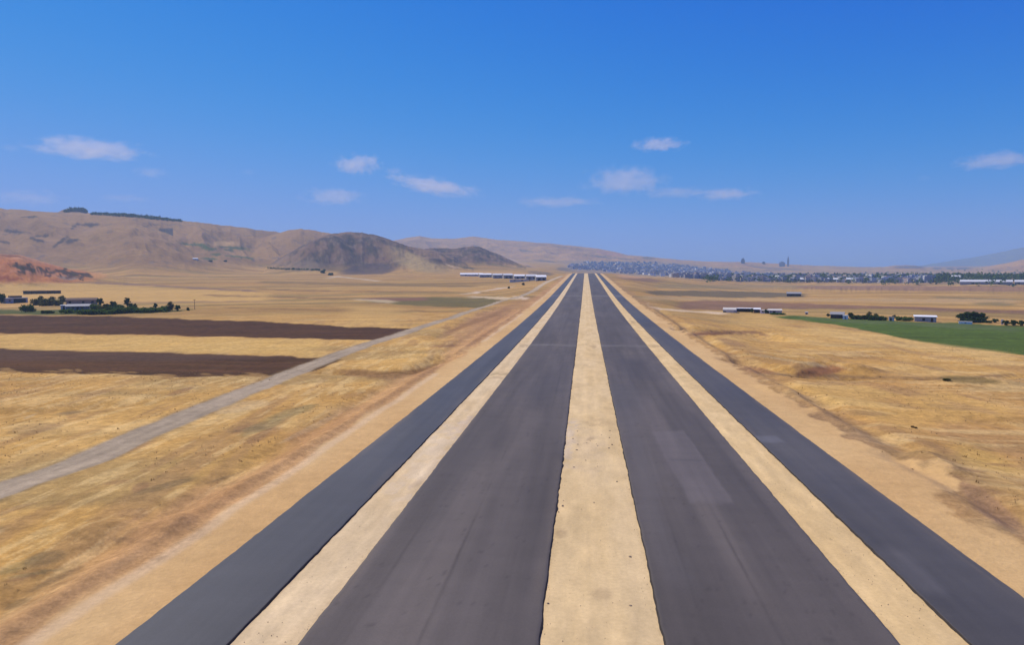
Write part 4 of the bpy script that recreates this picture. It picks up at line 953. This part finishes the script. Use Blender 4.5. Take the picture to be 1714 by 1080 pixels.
# --- white poultry sheds under the dark hump
GW = 'white roofed sheds beside the gravel track'
sheds = [
 ('long white roofed shed farthest from the motorway', 789, 462.5, 37, 14, 3.2, 0.0, 'white'),
 ('white roofed shed second from the far end of the row', 813, 464.5, 20, 18, 4.4, .12, 'bluegrey'),
 ('white roofed shed in the row with a blue grey front, third from far end', 834, 466, 17, 22, 5.0, .12, 'bluegrey'),
 ('white roofed shed with a dark front at the row middle', 851, 466.5, 15, 22, 5.2, .12, 'bluegrey'),
 ('white roofed shed just behind the low pale block', 870, 467, 18, 18, 4.2, .12, 'bluegrey'),
 ('bright white roofed shed next to the last one', 890, 468, 18, 18, 4.4, .12, 'bluegrey'),
 ('white roofed shed with black doors nearest the motorway', 906, 470, 17, 14, 4.4, .12, 'bluegrey')]
for i, (lb, px, pb, w, d, h, rt, wl) in enumerate(sheds):
    building('shed', 'shed', lb, px, pb, w, d, h, wl if i else 'pale', 'hallwhite' if i in (2, 3, 5) else 'white', 'gable', rt, 2.2, .5,
             [('door', .3, 3, 0, 3, 'dark'), ('door', .75, 3, 0, 3, 'dark')] if i in (3, 4, 5, 6) else [('window', .25, 2.4, 1.4, 1.2, 'glass'), ('window', .7, 2.4, 1.4, 1.2, 'glass')], GW)
building('low_block', 'building', 'low pale flat roofed block in front of the white sheds', 874, 471.5, 42, 8, 2.6, 'pale', 'white', 'flat', .05, over=.4, openings=[('window', .2, 2, 1, 1, 'glass'), ('window', .5, 2, 1, 1, 'glass'), ('door', .8, 1.6, 0, 2.1, 'dark')], group=None)
# --- farm above the green field
building('greenhouse', 'greenhouse', 'pale rounded greenhouse at the end of the open fronted shed', 1221, 523.5, 21, 8, 1.4, 'pale', 'pale', 'barrel', -.05, 1.1, .1, [('door', .9, 1.2, 0, 1.3, 'grey')])
open_shed('open_shed', 'shed', 'open fronted white roofed shed with a black interior', 1245, 522.5, 26, 7, 1.8, 'wood', 'white', 0, 6)
building('barn', 'barn', 'small white roofed barn with dark front beside a dark tree', 1267, 524, 10, 6, 1.8, 'wood', 'white', 'mono', 0, .5, .3, [('door', .5, 1.6, 0, 1.5, 'dark')])
building('farm_building', 'building', 'pale walled low farm building with white end, behind the bushy dark tree', 1280, 525, 15, 6, 1.6, 'white', 'pale', 'flat', 0, over=.2, openings=[('window', .3, .9, .6, .7, 'glass'), ('door', .85, .9, 0, 1.4, 'dark')])
building('farm_building', 'building', 'long pale low roofed farm building at the corner of the green field', 1298, 525, 20, 7, 1.5, 'grey', 'pale', 'gable', .1, .6, .3, [('door', .4, 1.2, 0, 1.4, 'dark')])
building('hut', 'hut', 'tiny white hut alone on the straw past the pale farm building', 1350, 526.5, 4.5, 1.6, 1.0, 'pale', 'white', 'flat', 0, over=.1, openings=[('door', .5, .5, 0, .8, 'dark')])
building('barn', 'barn', 'dark barn with grey roof alone far out in the brown fields', 1329, 496, 22, 9, 2.4, 'wood', 'bluegrey', 'gable', .05, 1.6, .4, [('door', .3, 2.4, 0, 2.0, 'dark'), ('door', .75, 2.4, 0, 2.0, 'dark')])
building('farmhouse', 'house', 'dark farmhouse with grey blue roof at the start of the hedge', 1401, 533.5, 20, 6, 1.9, 'wood', 'bluegrey', 'gable', -.05, 1.0, .3, [('window', .3, .9, .7, .8, 'glass'), ('door', .7, .9, 0, 1.6, 'dark')])
building('hut', 'hut', 'small white hut between the dark farmhouse and the hedge', 1415, 534.8, 8, 2.2, 1.6, 'white', 'white', 'flat', 0, over=.12, openings=[('door', .5, .7, 0, 1.3, 'grey')])
building('hut', 'hut', 'pinkish hut with a white base at the end of the hedge', 1492, 537.5, 8, 2.2, 1.7, 'pale', 'mud', 'flat', 0, over=.15, openings=[('door', .4, .7, 0, 1.3, 'dark')])
building('shed', 'shed', 'grey shed with a white roof and black window beside the green bushes', 1549, 539, 31, 6, 2.1, 'grey', 'white', 'mono', .05, .4, .4, [('window', .42, 1.1, .5, 1.1, 'dark'), ('door', .8, .9, 0, 1.7, 'wood')])
building('water_tank', 'tank', 'long low white water tank below the big dark tree clump', 1616, 542.5, 19, 2.4, .75, 'white', 'pale', 'flat', .03, over=.06, openings=[('hatch', .5, .6, .2, .4, 'grey')])
building('hut', 'hut', 'tall narrow white hut between the small dark trees and the last row', 1677.5, 543.5, 3.5, 1.0, 1.9, 'white', 'pale', 'flat', 0, over=.08, openings=[('door', .5, .5, 0, 1.3, 'grey')])
building('cabin', 'cabin', 'tiny white cabin on the terrace of the long ridge', 327, 435, 8, 6, 2.6, 'white', 'white', 'gable', 0, 1, .3, [('door', .5, 1, 0, 2, 'dark')])
# --- white halls in front of the tree belt
for lb, px, pb, w in [
 ('bright white hall at the town foot where the dark trees begin', 1348, 471.5, 16),
 ('white hall in the tree belt, second after the town foot', 1380, 471.5, 14),
 ('faint white hall in the tree belt, third after the town foot', 1402, 471.5, 13),
 ('bright white hall amid the tree belt, wider than its neighbours', 1430, 471.8, 24),
 ('faint pale hall deep in the middle of the tree belt', 1524, 471.5, 18),
 ('faint pale hall set higher up in the tree belt', 1600, 468.0, 13),
 ('very long bright white hall before the tree belt', 1650, 476.5, 72),
 ('short white hall just after the very long one', 1689, 476.8, 8),
 ('white hall at the edge of view after the short one', 1712, 476.8, 22)]:
    building('hall', 'hall', lb, px, pb, w, 20, 5.0, 'bluegrey', 'hallwhite', 'gable', 0.0, 3.4, .6, [('door', .25, 4, 0, 4, 'dark'), ('door', .75, 4, 0, 4, 'dark')], 'white halls along the tree belt')

# ---------------------------------------------------------------- town
def house_mesh(w, d, h, up):
    mb = MB(); mb.box(-w/2, w/2, -d/2, d/2, -4, h, 0, 1)
    mb.box(-w/2 - .02, w/2 + .02, -d/2 - .02, -d/2 + .25, h, h + .7, 0); mb.box(-w/2 - .02, w/2 + .02, d/2 - .25, d/2 + .02, h, h + .7, 0)
    if up: mb.box(-w * .1, w * .38, -d * .2, d * .4, h + .003, h + 2.8, 0, 1)
    for s in range(max(1, int(h // 3))):
        for k in (-.3, 0.05, .33): mb.box(k * w - .7, k * w + .7, -d/2 - .05, -d/2 + .02, s * 3 + 1, s * 3 + 2.3, 2)
    return mb.mesh('town_house', [M['town'], M['townroof'], M['slate']])
HM = [house_mesh(10, 9, 4, False), house_mesh(12, 10, 6.6, True), house_mesh(9, 12, 3.6, False), house_mesh(15, 10, 7, False), house_mesh(10, 10, 9.6, True)]
def tp(r, n):
    px = np.where(r.random(n) < .68, 950 + 270 * r.beta(1.5, 1.1, n), r.uniform(1180, 1560, n))
    lo = np.interp(px, [935, 1000, 1090, 1130, 1200, 1300, 1400, 1560], [444, 438, 439, 442, 451, 459, 462, 464])
    hi = np.interp(px, [935, 1000, 1030, 1080, 1130, 1200, 1260, 1400, 1560], [449, 453, 457, 460, 464, 468.5, 471.5, 472.5, 474])
    return px, lo + (hi - lo) * r.beta(1.6, 1.25, n)
p, D, ppx, ppy = pix(3600, tp, 11)
keep = (D > 1450); p, D, ppx = p[keep], D[keep], ppx[keep]
o_ = np.argsort(D)
near, rest = o_[:290], o_[290::2]
for i in near:
    o = link('town_house', HM[random.randrange(5)]); o.location = tuple(p[i]); o.rotation_euler = (0, 0, facing(ppx[i]) + random.choice([0, .3, -.4, .8]))
    s = random.uniform(.75, 1.2); o.scale = (s, s, s)
    tag(o, 'small plastered flat roofed house on the near side of the hazy town', 'house', 'houses on the near side of the town')
V = []; Q = []; Cc = []; pal = [(.38,.36,.36),(.48,.42,.37),(.31,.31,.34),(.75,.73,.69),(.42,.32,.27),(.34,.35,.38),(.46,.40,.34),(.27,.26,.27)]
for i in rest:
    x, y, z = p[i]; s = random.uniform(.7, 1.3); w, d, h = 6 * s, 5.5 * s, random.choice([3.6, 4.2, 6.8, 6.8, 9.5]); a = random.uniform(0, 1.5); ca, sa = math.cos(a), math.sin(a); n = len(V)
    for zz in (z - 5, z + h):
        for (u, v) in ((-w, -d), (w, -d), (w, d), (-w, d)): V.append((x + u * ca - v * sa, y + u * sa + v * ca, zz))
    Q += [(n, n+1, n+5, n+4), (n+1, n+2, n+6, n+5), (n+2, n+3, n+7, n+6), (n+3, n, n+4, n+7), (n+4, n+5, n+6, n+7)]; Cc += [random.choice(pal)] * 8
tag(link('town', np_mesh('town', np.array(V), np.array(Q), [M['attr']], np.array(Cc), smooth=False)), 'hazy mass of small grey houses climbing the far slope behind the crest', 'town', None, 'stuff')
p, D, _, _ = pix(300, tp, 12)
leaf_mass('town_trees', p, RNG.uniform(2.5, 4.5, len(p)), 'olive', 'dark garden trees mixed through the hazy town', 'trees', 10)
# landmarks on the far ridge
def tower(name, label, px, pyb, wpx, hpx, mat, cat, steps):
    x, y, z, dep = at(px, pyb); rt = empty(name, (x, y, z), facing(px)); tag(rt, label, cat)
    u = dep / F
    for nm, w, z0, z1 in steps:
        m = MB(); W = wpx * u * w / 2; m.box(-W, W, -W, W, z0 * hpx * u - (6 if z0 == 0 else 0), z1 * hpx * u); m.build(nm, M[mat], rt)
tower('tower', 'tall slim tower with a thinner mast on the far skyline', 1319, 446, 3.2, 17, 'bluegrey', 'tower', [('shaft', 1, 0, .68), ('upper_stage', .7, .6805, .86), ('mast', .22, .8605, 1.0)])
tower('apartment_block', 'broad blue grey block beside the tall slim tower', 1309, 446, 9, 8, 'bluegrey', 'building', [('wall', 1, 0, .82), ('rooftop_room', .5, .8205, 1)])
tower('monument', 'dark square topped building alone on the far ridge crest', 1243.5, 441, 6, 8.5, 'wood', 'building', [('wall', 1, 0, .7), ('upper_stage', .66, .7005, 1)])
tower('small_block', 'small dark block on the far ridge between the square topped building and tower', 1278, 442, 5, 4, 'wood', 'building', [('wall', 1, 0, .75), ('rooftop_room', .5, .7505, 1)])

# ---------------------------------------------------------------- clouds
def mat_cloud(dens, seed, soft):
    t = NT('cloud_vapour'); tc = t.n('ShaderNodeTexCoord').outputs['Object']
    m = t.n('ShaderNodeMapping'); t.l(tc, m.inputs['Vector']); m.inputs['Location'].default_value = (seed * 3.7, seed * 1.9, 0); m.inputs['Scale'].default_value = (1.7, 1.2, .75)
    n = t.noise(m.outputs[0], 2.1, 6, .66)
    ln = t.n('ShaderNodeVectorMath', operation='LENGTH'); t.l(tc, ln.inputs[0])
    edge = t.mathn('SUBTRACT', 1.0, ln.outputs['Value'])
    d = t.mathn('ADD', t.mathn('MULTIPLY', edge, 1.5), t.mathn('MULTIPLY', t.mathn('SUBTRACT', n, .60), 3.6))
    d = t.rng(d, 0, soft, 0, dens); t.t.nodes[-1].clamp = True
    v = t.n('ShaderNodeVolumePrincipled'); v.inputs['Color'].default_value = (.97, .95, .98, 1); v.inputs['Anisotropy'].default_value = .15
    t.l(d, v.inputs['Density']); t.l(v.outputs[0], t.out.inputs['Volume'])
    t.mat.cycles.volume_step_rate = .6
    return t.mat
def sphere(name, mat):
    mb = MB(); nu, nv = 20, 10; top = len(mb.v)
    for j in range(nv + 1):
        ph = math.pi * j / nv
        for i in range(nu): a = 2 * math.pi * i / nu; mb.v.append((math.sin(ph) * math.cos(a), math.sin(ph) * math.sin(a), math.cos(ph)))
    for j in range(nv):
        for i in range(nu):
            a, b, c, d = j * nu + i, j * nu + (i + 1) % nu, (j + 1) * nu + (i + 1) % nu, (j + 1) * nu + i
            if j == 0: f = (a, d, c)
            elif j == nv - 1: f = (a, d, b)
            else: f = (a, d, c, b)
            mb.f.append(f); mb.m.append(0)
    return mb.mesh(name, mat)
CL = [
 ('long flat pale cloud with a raised end above the long ridge', 158, 249, 190, 40, 1.0),
 ('tiny faint cloud wisp beside the long flat cloud', 28, 247, 34, 16, .5),
 ('small faint cloud wisp below the long flat cloud', 258, 289, 60, 22, .55),
 ('wide faint cloud low over the long ridge', 52, 330, 120, 34, .35),
 ('dim flat cloud low above the ridge woodland', 214, 332, 90, 18, .3),
 ('tiny faint wisp alone over the middle hills', 420, 288, 30, 12, .35),
 ('bright small cloud with two raised horns', 601, 275, 92, 40, 1.25),
 ('little puff just beside the two horned cloud', 661, 287, 34, 18, 1.0),
 ('drawn out sloping cloud below the two horned cloud', 728, 312, 165, 32, .95),
 ('pale cloud low over the rounded hilltop', 560, 329, 110, 34, .7),
 ('long faint streak of cloud above the road vanishing point', 930, 338, 150, 20, .5),
 ('bright isolated cloud, highest of all', 1099, 242, 96, 26, 1.5),
 ('broad soft cloud above the town', 1045, 302, 150, 56, .7),
 ('thin connecting cloud between the broad soft one and the town ridge cloud', 1130, 322, 120, 22, .55),
 ('flat cloud over the far ridge towers', 1212, 325, 110, 24, .95),
 ('pale long cloud above the faint mountain', 1668, 268, 140, 34, 1.0),
 ('tiny faint wisp near the faint mountain cloud', 1540, 298, 26, 12, .4),
]
for i, (lb, px, py, w, h, k) in enumerate(CL):
    D = 6500.0; th = float(theta_of(px)); dep = D * math.cos(th + YAW); z = float(z_at(th, D, py)); u = dep / F
    mt = mat_cloud(.0023 * k, i + 1, .6)
    o = link('cloud', sphere('cloud', mt)); o.location = (D * math.sin(th), D * math.cos(th), z); o.rotation_euler = (0, 0, facing(px))
    if 'sloping' in lb: o.rotation_euler[1] = R(9)
    if 'two raised horns' in lb: o.rotation_euler[1] = R(-4)
    o.scale = (w * u * .57, w * u * .40, h * u * .52)
    tag(o, lb, 'cloud', 'small clouds low in the sky')

# ---------------------------------------------------------------- haze, sky, sun
def haze():
    t = NT('haze_air'); v = t.n('ShaderNodeVolumePrincipled'); v.inputs['Color'].default_value = (.40, .62, .93, 1)
    v.inputs['Density'].default_value = 1.5e-4; v.inputs['Anisotropy'].default_value = .1; t.l(v.outputs[0], t.out.inputs['Volume'])
    me = MB(); me.box(-13500, 13500, -13500, 13500, -300, 275); o = me.build('haze', t.mat)
    tag(o, 'pale blue haze lying over the whole plain and the hills', 'haze', None, 'stuff')
haze()
SUN_AZ, SUN_EL = R(-62), R(56)                    # azimuth from the road axis, clockwise positive
sun = bpy.data.lights.new('sun', 'SUN'); sun.energy = 4.6; sun.angle = R(.5); sun.color = (1, .91, .70)
so = bpy.data.objects.new('sun', sun); COL.objects.link(so)
so.rotation_euler = (R(90) - SUN_EL, 0, math.pi - SUN_AZ)
W = bpy.data.worlds.new('World'); SC.world = W; W.use_nodes = True
nt = W.node_tree; bg = nt.nodes['Background']; sk = nt.nodes.new('ShaderNodeTexSky'); sk.sky_type = 'NISHITA'; sk.sun_disc = False
sk.sun_elevation = SUN_EL; sk.sun_rotation = SUN_AZ; sk.altitude = 0; sk.air_density = 1.0; sk.dust_density = 0; sk.ozone_density = 6.0
sep = nt.nodes.new('ShaderNodeSeparateColor'); cmb = nt.nodes.new('ShaderNodeCombineColor'); nt.links.new(sk.outputs[0], sep.inputs[0])
def wm(op, a, b):
    m = nt.nodes.new('ShaderNodeMath'); m.operation = op; nt.links.new(a, m.inputs[0]); m.inputs[1].default_value = b; return m.outputs[0]
BGS = .1
def wm2(op, a, b):
    m = nt.nodes.new('ShaderNodeMath'); m.operation = op; nt.links.new(a, m.inputs[0]); nt.links.new(b, m.inputs[1]); return m.outputs[0]
for ch, (g, k, top) in enumerate(((3.5, 36.0, .28), (2.35, 13.2, .43), (.3, .93, 40.0))):   # grade of the clear sky: a deeper blue overhead
    v = wm('MULTIPLY', wm('POWER', wm('MULTIPLY', sep.outputs[ch], .075), g), k)
    v = wm2('DIVIDE', v, wm('ADD', wm('MULTIPLY', v, 1 / top), 1.0))
    nt.links.new(wm('MULTIPLY', v, 1 / BGS), cmb.inputs[ch])
nt.links.new(cmb.outputs[0], bg.inputs[0]); bg.inputs[1].default_value = BGS
vs = SC.view_settings; vs.view_transform = 'Standard'; vs.look = 'None'; vs.exposure = 0; vs.gamma = 1
SC.cycles.use_denoising = True
SC.cycles.volume_bounces = 2
SC.cycles.max_bounces = 6
